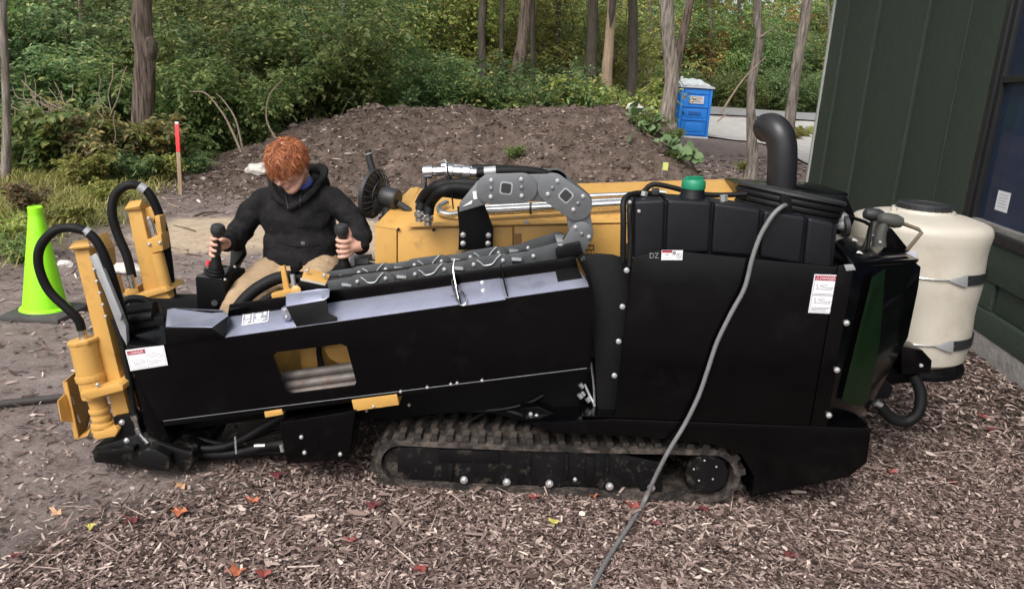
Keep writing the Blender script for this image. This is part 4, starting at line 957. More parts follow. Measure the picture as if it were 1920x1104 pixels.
prism('motor_flange', [(149, 736), (222, 718), (230, 722), (231, 732), (168, 749), (154, 745)], 2.90, 3.06, M['yellow'], rig, 0.006)
bolt(183, 721, 2.905)
cyl('auger_shaft', P(181, 745, 2.98), P(197, 808, 2.98), 0.036, M['yellow'], rig)
for k, (a, rr) in enumerate(((0.30, .042), (.52, .040), (.72, .048), (.86, .050))):
    p0, p1 = P(181, 745, 2.98), P(197, 808, 2.98); cyl('auger_ring', p0.lerp(p1, a), p0.lerp(p1, a+.12), rr, M['yellow'], rig, 24, bevel=0.004)
prism('auger_foot', [(176, 812), (216, 800), (222, 806), (216, 818), (182, 824), (174, 820)], 2.93, 3.05, M['yellow'], rig, 0.004)
slab('side_shield', [P(120, 716, 3.02), P(147, 692, 3.22), P(170, 775, 3.22), P(164, 806, 3.10), P(142, 822, 3.02)], 0.006, M['yellow'], rig, 0.002)
slab('side_shield_wing', [P(109, 752, 2.96), P(122, 738, 3.015), P(138, 790, 3.015), P(116, 790, 2.97)], 0.006, M['yellow'], rig, 0.002)
slab('side_shield_lip', [P(120, 717, 3.018), P(124, 715, 3.0), P(146, 820, 3.0), P(141, 822, 3.018)], 0.005, M['yellow'], rig, 0.001)
slab('shield_foot', [P(142, 822, 3.015), P(164, 815, 2.98), P(176, 794, 3.10), P(165, 803, 3.12)], 0.006, M['yellow'], rig, 0.002)
for a, b in (((133, 744), (137, 758)), ((143, 778), (148, 792))): slab('shield_slot', [P(a[0], a[1], 3.03), P(a[0]+3, a[1], 3.03), P(b[0]+3, b[1], 3.03), P(b[0], b[1], 3.03)], 0.003, M['cream'], rig, 0)
prism('post_brace', [(255, 728), (259, 726), (276, 790), (270, 790)], 3.0, 3.2, M['yellow'], rig, 0.003)
tube('hydraulic_hose', [P(214, 598, 2.975), P(228, 640, 2.97), P(240, 700, 2.965), P(252, 780, 2.955)], 0.013, M['rubber'], rig, 10)
for k, (a, b, rr) in enumerate((((251, 778), (254, 786), .015), ((254, 786), (258, 803), .010), ((257, 802), (261, 812), .013), ((261, 812), (271, 824), .009), ((270, 822), (277, 830), .012))):
    cyl('hose_fitting', P(*a, 2.95), P(*b, 2.95), rr, M['steel'], rig, 10)
cyl('hose_fitting', P(152, 612, 2.965), P(157, 640, 2.965), 0.016, M['steel'], rig, 8)
tube('hose_loop', [P(236, 622, 3.02), P(222, 560, 3.0), P(200, 490, 2.97), P(176, 446, 2.96), P(142, 428, 2.95), P(104, 432, 2.94), P(76, 462, 2.93), P(73, 500, 2.93), P(92, 545, 2.94), P(130, 582, 2.95), P(147, 600, 2.96), P(153, 618, 2.965)], [.018]*12, M['rubber'], rig, 12)
cyl('hose_tag', P(159, 431, 2.956), P(167, 437, 2.958), 0.020, M['grey_arm'], rig, 12)
# hoses low under the rail
for k, (pp, rr) in enumerate((([(270, 836), (330, 838), (400, 840), (445, 828), (500, 796), (540, 775)], .016), ([(275, 846), (350, 850), (430, 850), (490, 838), (540, 830)], .022), ([(310, 822), (370, 822), (420, 832), (470, 820), (530, 790)], .011), ([(300, 858), (380, 856), (450, 850), (530, 846)], .016), ([(400, 828), (450, 826), (500, 812), (540, 806)], .010))):
    tube('low_hose', [P(x, y, 3.04+.02*k) for x, y in pp], rr, M['rubber'], rig, 10)
cyl('hose_fitting', P(478, 835, 3.0), P(498, 834, 3.0), 0.011, M['steel'], rig, 8); cyl('hose_fitting', P(527, 834, 2.98), P(530, 846, 2.98), 0.009, M['zinc'], rig, 8)
cyl('cable_tie', P(441, 818, 3.0), P(443, 850, 3.0), 0.004, M['grey_arm'], rig, 6)
jb = prism('junction_box', [(524, 792), (640, 774), (668, 768), (662, 800), (655, 862), (538, 870), (530, 830)], 2.93, 3.10, M['black'], rig, 0.006)
for x, y in ((565, 819), (571, 848), (638, 851)): bolt(x, y, 2.928, jb)
# ---- far stake-down unit
YF = 3.75
fp = prism('stake_post', [(238, 394), (264, 391), (303, 560), (274, 566)], YF, YF+0.10, M['yellow'], rig, 0.006)
prism('post_side_plate', [(262, 392), (284, 387), (290, 405), (288, 420), (270, 426)], YF+0.03, YF+0.10, M['yellow'], rig, 0.004)
hull('post_cap', [P(233, 392, YF-.02), P(262, 386, YF-.02), P(243, 377, YF+.02), P(266, 374, YF+.02), P(283, 386, YF+.09), P(243, 380, YF+.1), P(236, 396, YF-.01), P(264, 394, YF-.01)], M['yellow'], fp, 0.003)
prism('guide_block', [(274, 450), (302, 438), (306, 470), (282, 476)], YF-.03, YF+.06, M['yellow'], rig, 0.005)
prism('guide_strip', [(289, 405), (299, 405), (304, 440), (296, 444)], YF-.01, YF+.05, M['yellow'], rig, 0.003)
cyl('guide_cylinder', P(294, 474, YF-.01), P(316, 560, YF-.01), 0.032, M['yellow'], rig); cyl('guide_rod', P(280, 410, YF-.01), P(292, 452, YF-.01), 0.016, M['steel'], rig, 10)
for x, y in ((279, 409), (280, 458), (300, 455), (276, 548), (306, 541)): bolt(x, y, YF-.032)
prism('far_flange', [(252, 553), (310, 538), (318, 546), (258, 563)], YF-.06, YF+.12, M['yellow'], rig, 0.005)
prism('far_bracket', [(262, 562), (312, 548), (330, 575), (322, 605), (300, 600), (286, 572)], YF-.04, YF+.0, M['yellow'], rig, 0.004)
prism('far_bracket', [(230, 545), (258, 536), (262, 556), (236, 562)], YF+.02, YF+.08, M['yellow'], rig, 0.004)
prism('far_bracket', [(208, 522), (218, 517), (228, 550), (218, 556)], YF-.10, YF-.06, M['yellow'], rig, 0.004)
tube('hose_loop', [P(248, 520, YF-.02), P(238, 480, YF-.02), P(220, 438, YF-.02), P(210, 398, YF-.02), P(216, 366, YF-.01), P(238, 348, YF), P(262, 350, YF+.02), P(284, 370, YF+.03), P(304, 420, YF+.05), P(314, 480, YF+.05), P(324, 570, YF+.05)], 0.022, M['rubber'], rig, 12)
cyl('hose_tag', P(261, 349, YF+.015), P(273, 357, YF+.02), 0.025, M['grey_arm'], rig, 12)
for a, b in (((243, 516), (247, 528)), ((247, 528), (250, 540))): cyl('hose_fitting', P(*a, YF-.04), P(*b, YF-.04), .018, M['steel'], rig, 10)
prism('far_frame', [(240, 560), (420, 560), (500, 640), (500, 760), (320, 780), (250, 640)], 3.70, 3.80, M['blackmatte'], rig, 0.006)

# ---- cable carrier: loop of grey links and the run along the rail
def stadium(a, b, r_, Y0, th, m, name, par, n=12):
    pa, pb = P(*a, Y0), P(*b, Y0); d = Vector((pb.x-pa.x, 0, pb.z-pa.z)).normalized(); s = Vector((-d.z, 0, d.x))
    pts = [pb+(d*math.cos(t)+s*math.sin(t))*r_ for t in [math.pi/2-math.pi*i/n for i in range(n+1)]] + [pa+(-d*math.cos(t)-s*math.sin(t))*r_ for t in [math.pi/2-math.pi*i/n for i in range(n+1)]]
    bm = bmesh.new(); add_poly(bm, pts, Vector((0, th, 0))); bev(bm, 0.0025); return from_bm(name, bm, m, par)
YC = 3.16
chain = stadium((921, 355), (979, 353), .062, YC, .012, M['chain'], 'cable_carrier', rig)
def holes(x, y, ang):
    c = P(x, y, YC-.002); u = Vector((math.cos(ang), 0, math.sin(ang))); v = Vector((-math.sin(ang), 0, math.cos(ang)))
    for s, m, o in ((.026, M['grey_arm'], 0), (.020, M['lid'], -.002)):
        pts = [c+Vector((0, o, 0))+u*a*s+v*b*s for a, b in ((-.7, -1), (.7, -1), (1, -.7), (1, .7), (.7, 1), (-.7, 1), (-1, .7), (-1, -.7))]
        bm = bmesh.new(); add_poly(bm, pts, Vector((0, .004, 0))); from_bm('square_opening', bm, m, chain)
stadium((979, 353), (1036, 352), .056, YC+.013, .012, M['chain'], 'link_plate', chain)
stadium((1036, 353), (1082, 386), .062, YC, .012, M['chain'], 'link_plate', chain)
stadium((1082, 386), (1090, 440), .050, YC+.013, .012, M['chain'], 'link_plate', chain)
stadium((1090, 438), (1076, 462), .050, YC, .012, M['chain'], 'link_plate', chain)
prism('end_link', [(860, 398), (862, 380), (895, 340), (930, 338), (930, 374), (908, 384)], YC+.013, YC+.03, M['chain'], chain, 0.003)
patch('link_label', [P(866, 388, YC+.012), P(884, 382, YC+.012), P(886, 376, YC+.012), P(884, 376, YC+.012)], 0, 0, 1, 1, .001, M['white'], chain)
patch('link_label', [P(886, 359, YC+.011), P(893, 358, YC+.011), P(895, 373, YC+.011), P(888, 374, YC+.011)], 0, 0, 1, 1, .001, M['white'], chain)
holes(949, 353, -.06); holes(1061, 367, -.68)
for x, y in ((921, 338), (977, 336), (920, 369), (978, 367), (1045, 339), (1027, 364), (1093, 368), (1075, 393), (1079, 426), (1104, 444)): bolt(x, y, YC-.002, chain)
for x, y in ((921, 354), (978, 352), (1036, 353), (1084, 382), (1091, 439)): link('pivot', PIVOT, None, chain, P(x, y, YC-.001))
# far side of the loop
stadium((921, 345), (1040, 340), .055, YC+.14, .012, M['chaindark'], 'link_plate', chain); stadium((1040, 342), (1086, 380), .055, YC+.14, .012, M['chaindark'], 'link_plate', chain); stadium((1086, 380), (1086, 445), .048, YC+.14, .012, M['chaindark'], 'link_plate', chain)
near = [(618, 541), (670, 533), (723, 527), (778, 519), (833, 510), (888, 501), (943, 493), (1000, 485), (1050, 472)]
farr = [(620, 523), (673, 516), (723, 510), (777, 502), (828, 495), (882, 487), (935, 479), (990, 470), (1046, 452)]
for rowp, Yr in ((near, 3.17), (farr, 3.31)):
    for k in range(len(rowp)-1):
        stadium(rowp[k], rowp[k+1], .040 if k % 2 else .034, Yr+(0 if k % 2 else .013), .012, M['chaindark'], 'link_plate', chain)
    for k, (x, y) in enumerate(rowp[1:-1]): link('bolt', BOLT, None, chain, P(x, y-5, Yr-.002))
    for k in range(1, len(rowp)-2, 2):                 # bright stirrup round each cross bar
        a, b = rowp[k], rowp[k+1]; tube('stirrup', [P(a[0]+6, a[1]+1-14, Yr-.004), P(a[0]+14, a[1]-8, Yr-.004), P(a[0]+20, a[1]-3, Yr-.004), P(b[0]-20, b[1]+2, Yr-.004), P(b[0]-12, b[1]-8, Yr-.004), P(b[0]-4, b[1]-16, Yr-.004)], .0035, M['grey_arm'], chain, 6, 3)
for (x, y) in ((647, 522), (750, 507), (857, 491), (966, 474), (1052, 446)):
    p0, p1 = P(x-3, y-7, 3.31), P(x+3, y+12, 3.16); hull('cross_bar', [p0+Vector((sx*.020, 0, dz)) for sx in (-1, 1) for dz in (0, -.008)]+[p1+Vector((sx*.020, 0, dz)) for sx in (-1, 1) for dz in (0, -.008)], M['grey_arm'], chain, .001)
tube('carried_hose', [P(600, 530, 3.24), P(800, 505, 3.24), P(1000, 476, 3.24), P(1060, 455, 3.24), P(1085, 400, 3.24), P(1040, 348, 3.24), P(900, 345, 3.24)], .022, M['rubber'], rig, 10)
prism('anchor_bracket', [(1042, 470), (1062, 460), (1088, 455), (1092, 478), (1044, 488)], 3.12, 3.2, M['blackmatte'], rig, .003)
# ---- drive parts by the operator's knees
prism('yellow_lever', [(525, 500), (533, 498), (543, 545), (532, 548)], 3.20, 3.22, M['yellow'], rig, .003)
slab('yellow_cover', [P(566, 520, 3.17), P(612, 531, 3.17), P(619, 514, 3.26), P(572, 501, 3.26)], .006, M['yellow'], rig, .002)
for x, y in ((576, 507), (608, 516)): o = bolt(x, y, 3.2); 
slab('cover_edge', [P(563, 521, 3.165), P(610, 532, 3.165), P(610, 536, 3.165), P(563, 526, 3.165)], .004, M['cream'], rig, .001)
prism('gear_head', [(560, 526), (612, 536), (618, 548), (575, 552), (556, 540)], 3.175, 3.30, M['blackmatte'], rig, .005)
prism('yellow_mount', [(508, 551), (545, 543), (548, 556), (510, 562)], 3.16, 3.20, M['yellow'], rig, .003)
prism('pivot_block', [(543, 500), (560, 494), (562, 508), (547, 516)], 3.24, 3.30, M['blackmatte'], rig, .004); cyl('pivot_pin', P(548, 515, 3.22), P(552, 540, 3.22), .010, M['grey_arm'], rig, 10)
lathe('gear_nut', [(.012, 0), (.022, .004), (.022, .012), (.012, .016)], P(556, 545, 3.16), M['yellow'], rig, 12, axis=(0, -1, .3))
tube('hose_bundle', [P(440, 585, 3.2), P(462, 558, 3.22), P(490, 536, 3.24), P(528, 520, 3.26), P(580, 522, 3.28)], .028, M['rubber'], rig, 12)
tube('hose_bundle', [P(470, 585, 3.17), P(490, 565, 3.18), P(515, 552, 3.19), P(560, 546, 3.2)], .012, M['rubber'], rig, 8)
# ---- operator station
con = prism('left_console', [(366, 520), (420, 528), (424, 592), (370, 582), (368, 548)], 3.42, 3.70, M['blackmatte'], rig, .005)
patch('console_top', [P(372, 516, 3.60), P(432, 500, 3.68), P(420, 527.5, 3.425), P(367, 519.5, 3.425)], .02, .02, .98, .98, .004, mat('console_grey', (0.05, 0.052, 0.055), 0.45), con)
cyl('console_knob', P(402, 568, 3.418), P(402, 568, 3.40), .014, M['lid'], con, 14)
tube('console_rail', [P(420, 524, 3.42), P(440, 500, 3.55), P(458, 478, 3.68)], .010, M['blackmatte'], con, 8)
for x, y, Y in ((422, 524, 3.41), (440, 500, 3.52)): bolt(x, y, Y, con, BOLTS)
cyl('rocker_switch', P(386, 517, 3.47), P(386, 503, 3.47), .010, M['lid'], con, 10); cyl('red_button', P(390, 497, 3.5), P(391, 489, 3.5), .010, M['orange_red'], con, 12)
prism('arm_rest_post', [(432, 470), (452, 462), (456, 480), (440, 510), (430, 505)], 3.72, 3.78, M['lid'], con, .005)
def stick(name, base, top, Y0, Y1, par):
    """rubber boot, stem and grip head"""
    b, t = P(*base, Y0), P(*top, Y1); ax = (t-b).normalized(); L = (t-b).length
    prof = [(.040, 0), (.041, .012), (.036, .016), (.038, .026), (.032, .030), (.033, .040), (.026, .055), (.020, .085), (.0165, .10)]
    o = lathe(name, prof, b, M['rubber'], par, 24, axis=ax)
    lathe('grip', [(.016, .095), (.0175, .11), (.0165, .15), (.0185, L-.055), (.020, L-.04)], b, M['lid'], o, 20, axis=ax)
    hd = b+ax*(L-.02)
    lathe('grip_head', [(.022, -.026), (.031, -.012), (.033, .008), (.028, .024), (.014, .031)], hd, M['lid'], o, 20, axis=ax)
    return o, b, ax, L
JR = stick('left_joystick', (404, 516), (409, 424), 3.47, 3.45, con)
rc = prism('right_console', [(612, 512), (700, 500), (704, 560), (620, 570)], 3.46, 3.64, M['blackmatte'], rig, .006)
JL = stick('right_joystick', (646, 513), (640, 424), 3.50, 3.46, rc)
prism('valve_block', [(655, 486), (690, 484), (693, 506), (657, 508)], 3.56, 3.66, mat('valve_grey', (0.07, 0.075, 0.08), 0.5), rc, .004)
prism('valve_rib', [(656, 484), (664, 484), (665, 508), (658, 508)], 3.545, 3.558, M['grey_arm'], rc, .002)
for k in range(3): cyl('wire', P(692, 490+6*k, 3.58), P(704, 492+6*k, 3.55), .004, M['paleink'], rc, 6)
# seat under and behind the operator
hull('seat', [P(500, 530, 3.62)+Vector((0, 0, -.02)), P(640, 530, 3.62)+Vector((0, 0, -.02)), P(640, 575, 3.62), P(500, 575, 3.62), P(500, 530, 3.62)+Vector((0, .42, -.02)), P(640, 530, 3.62)+Vector((0, .42, -.02)), P(640, 575, 3.62)+Vector((0, .42, 0)), P(500, 575, 3.62)+Vector((0, .42, 0))], M['lid'], rig, .03)
prism('seat_back', [(505, 400), (625, 398), (632, 540), (500, 540)], 4.02, 4.10, M['lid'], rig, .03)
sb = P(570, 575, 3.75); hull('seat_post', [Vector((sb.x+sx*.14, 3.83+sy*.14, z)) for sx in (-1, 1) for sy in (-1, 1) for z in (.22, sb.z)], M['blackmatte'], rig, .01)
ft = P(480, 700, 3.5); hull('foot_deck', [Vector((x, y, z)) for x in (P(380, 600, 3.6).x, P(720, 600, 3.6).x) for y in (3.43, 4.05) for z in (.17, .215)], M['blackmatte'], rig, .008)

# ---- yellow engine hood
YH = 3.45
zb = P(900, 560, YH).z
def hp(px, py, Y): return P(px, py, Y)
BK = 4.02
def hood_panel(name, x0, x1, y0, y1):
    return prism(name, [(x0, y0), (x1, y1), (x1, y1+140), (x0, y0+140)], YH, YH+.02, M['yellow'], rig, .004)
hood_panel('hood_panel', 703, 743.5, 424, 431); hood_panel('hood_panel', 746, 961, 431, 425); hood_panel('hood_panel', 964, 1230, 425, 419)
core_pts = [P(703, 424, YH+.021), P(1395, 415, YH+.021), P(785, 352, BK), P(1395, 333.5, BK)]
core_pts += [Vector((p.x, p.y, zb)) for p in core_pts]
# sloping lid: front ledge, then up to the ridge
bm = bmesh.new(); c8 = [bm.verts.new(p) for p in core_pts]
for f in ((0, 1, 3, 2), (4, 6, 7, 5), (0, 4, 5, 1), (2, 3, 7, 6), (0, 2, 6, 4), (1, 5, 7, 3)): bm.faces.new([c8[i] for i in f])
bev(bm, .012); hood = from_bm('hood', bm, M['yellow'], rig)
slab('hood_side', [P(702, 423, YH-.002), P(745, 430, YH-.002), P(787, 351, BK-.01), P(770, 352, BK-.01)], .004, M['yellow'], hood, .002)
def onHood(px, py, off=0):
    a, b, c = core_pts[0], core_pts[1], core_pts[2]; n = (b-a).cross(c-a).normalized(); n = n if n.z > 0 else -n
    d = ray(px, py); return CAMP+d*((a+n*off-CAMP).dot(n)/d.dot(n))
slab('hood_lid', [onHood(760, 424, .012), onHood(1390, 412, .012), onHood(1390, 404, .012), onHood(770, 418, .012)], .006, M['yellow'], hood, .002)
for (x0, x1, y0, y1, m_) in ((1100, 1166, 392, 404, 'lid'), (1093, 1114, 459, 478, 'lid')):
    g_ = [onHood(x0, y0, .004), onHood(x1, y0-2, .004), onHood(x1, y1-2, .004), onHood(x0, y1, .004)] if y0 < 430 else [P(x0, y0, YH-.003), P(x1, y0, YH-.003), P(x1, y1, YH-.003), P(x0, y1, YH-.003)]
    gp = slab('vent_grille', g_, .002, M['lid'], hood, 0)
    for k in range(5 if y0 < 430 else 3):
        for j in range(2):
            c = quad(g_, (k+.3+.4*j)/(5 if y0 < 430 else 3), .3+.42*j); cyl('grille_hole', c, c+qn(g_)*.002, .009, M['yellow'], gp, 6)
for x, y in ((747, 430), (813, 431)): cyl('rubber_stop', P(x, y, YH-.002), P(x, y, YH-.012), .007, M['rubber'], hood, 10)
for y in (494,): bolt(742, y, YH-.002, hood, BOLTS)
cyl('hood_latch', onHood(987, 418, .012), onHood(987, 416, .022), .010, M['grey_arm'], hood, 12)
# tubes along the hood
for pts, rr in (([(905, 396), (1000, 391), (1110, 385), (1200, 380)], .021), ([(1080, 369), (1130, 367), (1200, 364)], .013), ([(905, 388), (1000, 383), (1200, 372)], .010)):
    tube('steel_tube', [onHood(x, y, .05) for x, y in pts], rr, M['steel'], rig, 14)
cyl('tube_clamp', onHood(993, 391, .05), onHood(997, 391, .05), .027, M['lid'], rig, 14)
tube('steel_tube', [onHood(838, 380, .03), onHood(824, 388, .03), onHood(826, 398, .03), onHood(845, 402, .03), onHood(870, 398, .05)], .014, M['steel'], rig, 12)
mb = prism('mount_bracket', [(857, 388), (906, 377), (925, 428), (924, 466), (859, 469), (861, 432)], YH-.05, YH-.038, M['blackmatte'], rig, .003)
for x, y in ((868, 440), (868, 456), (916, 441), (915, 456)): bolt(x, y, YH-.052, mb, BOLTB)
prism('mount_spacer', [(862, 430), (922, 428), (921, 462), (862, 464)], YH-.037, YH, M['blackmatte'], mb, 0)
slab('red_stain', [P(855, 470, YH-.001), P(925, 467, YH-.001), P(925, 470, YH-.001), P(855, 474, YH-.001)], .0008, M['wood'], hood, 0)
prism('hood_decal', [(964, 438), (978, 438), (979, 462), (965, 464)], YH-.0015, YH, mat('decal_brown', (0.25, 0.13, 0.04), 0.5), hood, 0)
# plated couplings and hoses at the carrier's upper end
YT = 3.26
for k, (a, b, rr) in enumerate((((794, 323), (812, 322), .028), ((812, 322), (836, 321), .022), ((836, 321), (850, 322), .032), ((850, 322), (868, 323), .026), ((868, 323), (882, 324), .030), ((882, 324), (894, 325), .022))):
    cyl('coupling', P(*a, YT), P(*b, YT), rr, M['steel'], rig, 8 if k % 2 else 16, bevel=.003)
cyl('coupling', P(828, 314, YT+.05), P(842, 313, YT+.05), .020, M['steel'], rig, 8, bevel=.003); cyl('coupling', P(842, 313, YT+.05), P(888, 318, YT+.05), .016, M['steel'], rig, 14)
cyl('coupling_elbow', P(797, 326, YT), P(794, 352, YT+.02), .014, M['steel'], rig, 12)
tube('cable_tie', [P(838, 306, YT-.03), P(840, 330, YT-.04), P(846, 360, YT-.03), P(850, 392, YT)], .0035, M['lid'], rig, 6)
tube('tie_tail', [P(838, 308, YT-.03), P(834, 300, YT-.02), P(828, 304, YT)], .003, M['grey_arm'], rig, 6)
tube('upper_hose', [P(893, 325, YT), P(930, 321, YT), P(990, 321, YT), P(1030, 330, YT+.01), P(1060, 350, YT+.02)], .020, M['rubber'], rig, 12); tube('upper_hose', [P(885, 316, YT+.05), P(940, 316, YT+.05), P(1000, 321, YT+.05), P(1040, 336, YT+.05)], .016, M['rubber'], rig, 12)
cyl('hose_tag', P(908, 323, YT), P(930, 321, YT), .022, M['grey_arm'], rig, 12)
for k, (pts, Yh) in enumerate((([(900, 345), (850, 344), (815, 352), (795, 372), (788, 395)], YT-.02), ([(900, 357), (855, 352), (826, 360), (808, 380), (803, 402)], YT-.05), ([(900, 366), (862, 364), (832, 360), (800, 362), (786, 384)], YT+.02))):
    tube('bent_hose', [P(x, y, Yh+(0.10 if i > 2 else 0)) for i, (x, y) in enumerate(pts)], .023, M['rubber'], rig, 12)
for (x, y) in ((787, 394), (803, 401), (794, 390)):
    p = P(x, y, YT+.09); lathe('hose_fitting', [(.016, .03), (.020, .02), (.020, 0), (.015, -.005), (.024, -.012), (.024, -.028), (.018, -.035), (.018, -.05)], p, M['steel'], rig, 10)

# ---- black plastic tank on top, near side
YK = 2.97
tops = [(1190, 377), (1248, 374), (1252, 374), (1336, 379), (1340, 380), (1428, 393), (1433, 395), (1512, 407), (1516, 408), (1566, 419)]
bots = [(1188, 492), (1244, 476), (1248, 476), (1330, 474), (1334, 475), (1420, 482), (1425, 483), (1502, 496), (1507, 497), (1560, 508)]
tank = prism('oil_tank', [(1186, 384)]+[(x, y+5) for x, y in tops]+[(1570, 430)]+[(x, y+4) for x, y in bots[::-1]], YK+.012, YK+.20, M['plastic'], rig, .012, 3)
for k in range(0, 10, 2): prism('tank_rib', [tops[k], tops[k+1], bots[k+1], bots[k]], YK-.008, YK+.18, M['plastic'], tank, .014, 3)
nk = P(1297, 376, 3.06); lathe('filler_neck', [(.052, -.02), (.050, .02), (.046, .028), (.044, .05)], nk, M['plastic'], tank, 28)
capo = lathe('filler_cap', [(.045, .046), (.047, .052), (.046, .074), (.042, .082), (.0, .086)], nk, M['cap'], tank, 28)
hull('cap_grip', [nk+Vector((x*math.cos(.5)-y*math.sin(.5), x*math.sin(.5)+y*math.cos(.5), z)) for x in (-.042, .042) for y in (-.008, .008) for z in (.076, .096)], M['cap'], capo, .004)
tube('breather_hose', [P(1240, 366, 3.1), P(1215, 363, 3.1), P(1188, 364, 3.05), P(1170, 376, 3.0), P(1169, 420, 2.97), P(1168, 490, 2.97)], .012, M['rubber'], rig, 10)
tube('breather_hose', [P(1206, 360, 3.2), P(1225, 346, 3.2), P(1262, 352, 3.2), P(1300, 362, 3.2), P(1345, 366, 3.2), P(1400, 364, 3.2)], .011, M['rubber'], rig, 10)
tube('breather_hose', [P(1186, 372, 3.0), P(1180, 400, 2.965), P(1182, 440, 2.96), P(1180, 500, 2.955)], .010, M['rubber'], rig, 10)
cyl('tank_fitting', P(1207, 367, 3.06), P(1209, 359, 3.06), .014, M['zinc'], tank, 6); cyl('tank_fitting', P(1357, 377, 3.06), P(1357, 366, 3.06), .016, M['zinc'], tank, 6)
hull('sensor_block', [P(x, y, Y) for x in (1222, 1236) for y in (352, 366) for Y in (3.06, 3.1)], M['lid'], tank, .004); cyl('tank_fitting', P(1236, 360, 3.07), P(1248, 361, 3.07), .008, M['steel'], tank, 8)
patch('tank_label', [P(1258, 374, 3.01), P(1274, 375, 3.01), P(1272, 377.5, 2.98), P(1256, 376, 2.98)], 0, 0, 1, 1, .002, M['white'], tank)
for x, y in ((1181, 379), (1198, 396)): bolt(x, y, 2.955, None, BOLTS)

# ---- cowl: rubber curtain, front panel, angled rear corner, skirt
cur = prism('rubber_curtain', [(1092, 482), (1118, 476), (1150, 478), (1192, 492), (1178, 600), (1156, 782), (1122, 778), (1110, 600)], 3.02, 3.035, M['rubber'], rig, .003)
for x, y in ((1175, 507), (1167, 575), (1160, 640), (1152, 704)): link('press_stud', STUD, None, cur, P(x, y, 2.942))
cowl = prism('cowl', [(1186, 484), (1240, 468), (1560, 500), (1602, 494), (1549, 799), (1152, 783)], YN, YN+.02, M['black'], rig, .003)
hull('cowl_body', [P(1200, 500, YN+.021), P(1590, 505, YN+.021), P(1545, 795, YN+.021), P(1165, 780, YN+.021)]+[P(1200, 500, YN+.021)+Vector((0, .55, 0)), P(1590, 505, YN+.021)+Vector((0, .55, 0)), P(1545, 795, YN+.021)+Vector((0, .55, 0)), P(1165, 780, YN+.021)+Vector((0, .55, 0))], M['blackmatte'], rig, 0)
prism('seam_strip', [(1572, 498), (1603, 494), (1548, 800), (1520, 799)], YN-.006, YN-.001, M['black'], cowl, .002)
for x, y in ((1587, 605), (1569, 693), (1554, 778)): bolt(x, y, YN-.008, cowl, BOLTB)
YR = 3.22
q = [P(1603, 494, YN), P(1724, 486, YR), P(1620, 784, YR-.02), P(1549, 799, YN)]
corner = slab('corner_panel', [q[0], P(1700, 480, YR-.02), P(1727, 500, YR), P(1722, 540, YR), P(1703, 632, YR), P(1690, 655, YR), P(1622, 780, YR-.06), q[3]], .012, M['black'], rig, .003)
slab('green_reflection', [P(1636, 520, YN+.045), P(1660, 505, YN+.085), P(1650, 640, YN+.09), P(1628, 752, YN+.075), P(1612, 762, YN+.06), P(1578, 752, YN+.02)], .003, M['greenreflection'], corner, .001)  # green reflection in the glossy corner, painted as an inset shape
hull('rear_body', [P(1600, 500, YN+.05), P(1718, 492, YR+.02), P(1700, 630, YR+.02), P(1560, 790, YN+.05)]+[P(1718, 492, YR+.02)+Vector((0, .3, 0)), P(1700, 630, YR+.02)+Vector((0, .3, 0)), P(1600, 500, YN+.05)+Vector((0, .5, 0)), P(1560, 790, YN+.05)+Vector((0, .5, 0))], M['blackmatte'], rig, 0)
prism('skirt', [(985, 792), (1152, 785), (1549, 800), (1634, 803), (1626, 866), (1592, 894), (1408, 932), (1414, 893), (1390, 852), (1330, 832), (1190, 818), (1040, 812)], YN+.002, YN+.35, M['black'], rig, .005)
prism('skirt_edge', [(1092, 779), (1156, 780), (1156, 783), (1092, 782)], YN-.004, YN+.2, M['black'], rig, 0)
prism('latch_plate', [(1583, 497), (1600, 496), (1605, 506), (1587, 508)], YN-.016, YN-.007, M['grey_arm'], cowl, .001)
# danger sign upright
q = [P(1527, 514, YN), P(1572, 515.5, YN), P(1560, 588, YN), P(1515, 586, YN)]
b = patch('danger_sign', q, 0, 0, 1, 1, .0015, M['white'], cowl)
patch('banner', q, .05, .03, .95, .15, .0024, M['red'], b); lettering('DANGER', q, .25, .055, .90, .125, .0032, M['white'], b); stroke([(.10, .13), (.155, .05), (.21, .13), (.10, .13)], q, .0032, M['white'], b, .0009)
for a in ((.04, .02, .055, .975), (.945, .02, .96, .975), (.04, .965, .96, .975), (.05, .525, .95, .54)): patch('border_line', q, *a, .0022, M['ink'], b)
for o in (0, .36):
    stroke([(.20, .24+o), (.17, .30+o), (.26, .36+o), (.16, .385+o)], q, .0022, M['ink'], b, .0012); stroke([(.30, .28+o), (.42, .31+o), (.60, .33+o), (.78, .34+o), (.84, .31+o), (.80, .38+o), (.55, .375+o), (.30, .375+o)], q, .0022, M['ink'], b, .001)
    stroke([(.36, .27+o), (.50, .25+o), (.62, .28+o)], q, .0022, M['ink'], b, .0007)
for k in range(3): patch('print_line', q, .10, .85+.035*k, .90-.1*k, .862+.035*k, .0022, M['ink'], b)
patch('print_line', q, .12, .49, .88, .502, .0022, M['ink'], b)
q = [P(1240.5, 469, YN-.012), P(1280.5, 469, YN-.012), P(1279, 487.5, YN-.012), P(1239.5, 487.5, YN-.012)]
b = patch('warning_label', q, 0, 0, 1, 1, .0015, M['white'], tank); patch('banner', q, .02, .02, .50, .24, .0022, M['red'], b); patch('border_line', q, .495, .05, .51, .95, .0022, M['paleink'], b)
patch('print_line', q, .18, .40, .34, .47, .0022, M['ink'], b); patch('print_line', q, .08, .78, .44, .82, .0022, M['paleink'], b); stroke([(.60+.05*math.cos(a), .26+.14*math.sin(a)) for a in [i*.7 for i in range(10)]], q, .0022, M['ink'], b, .0022)
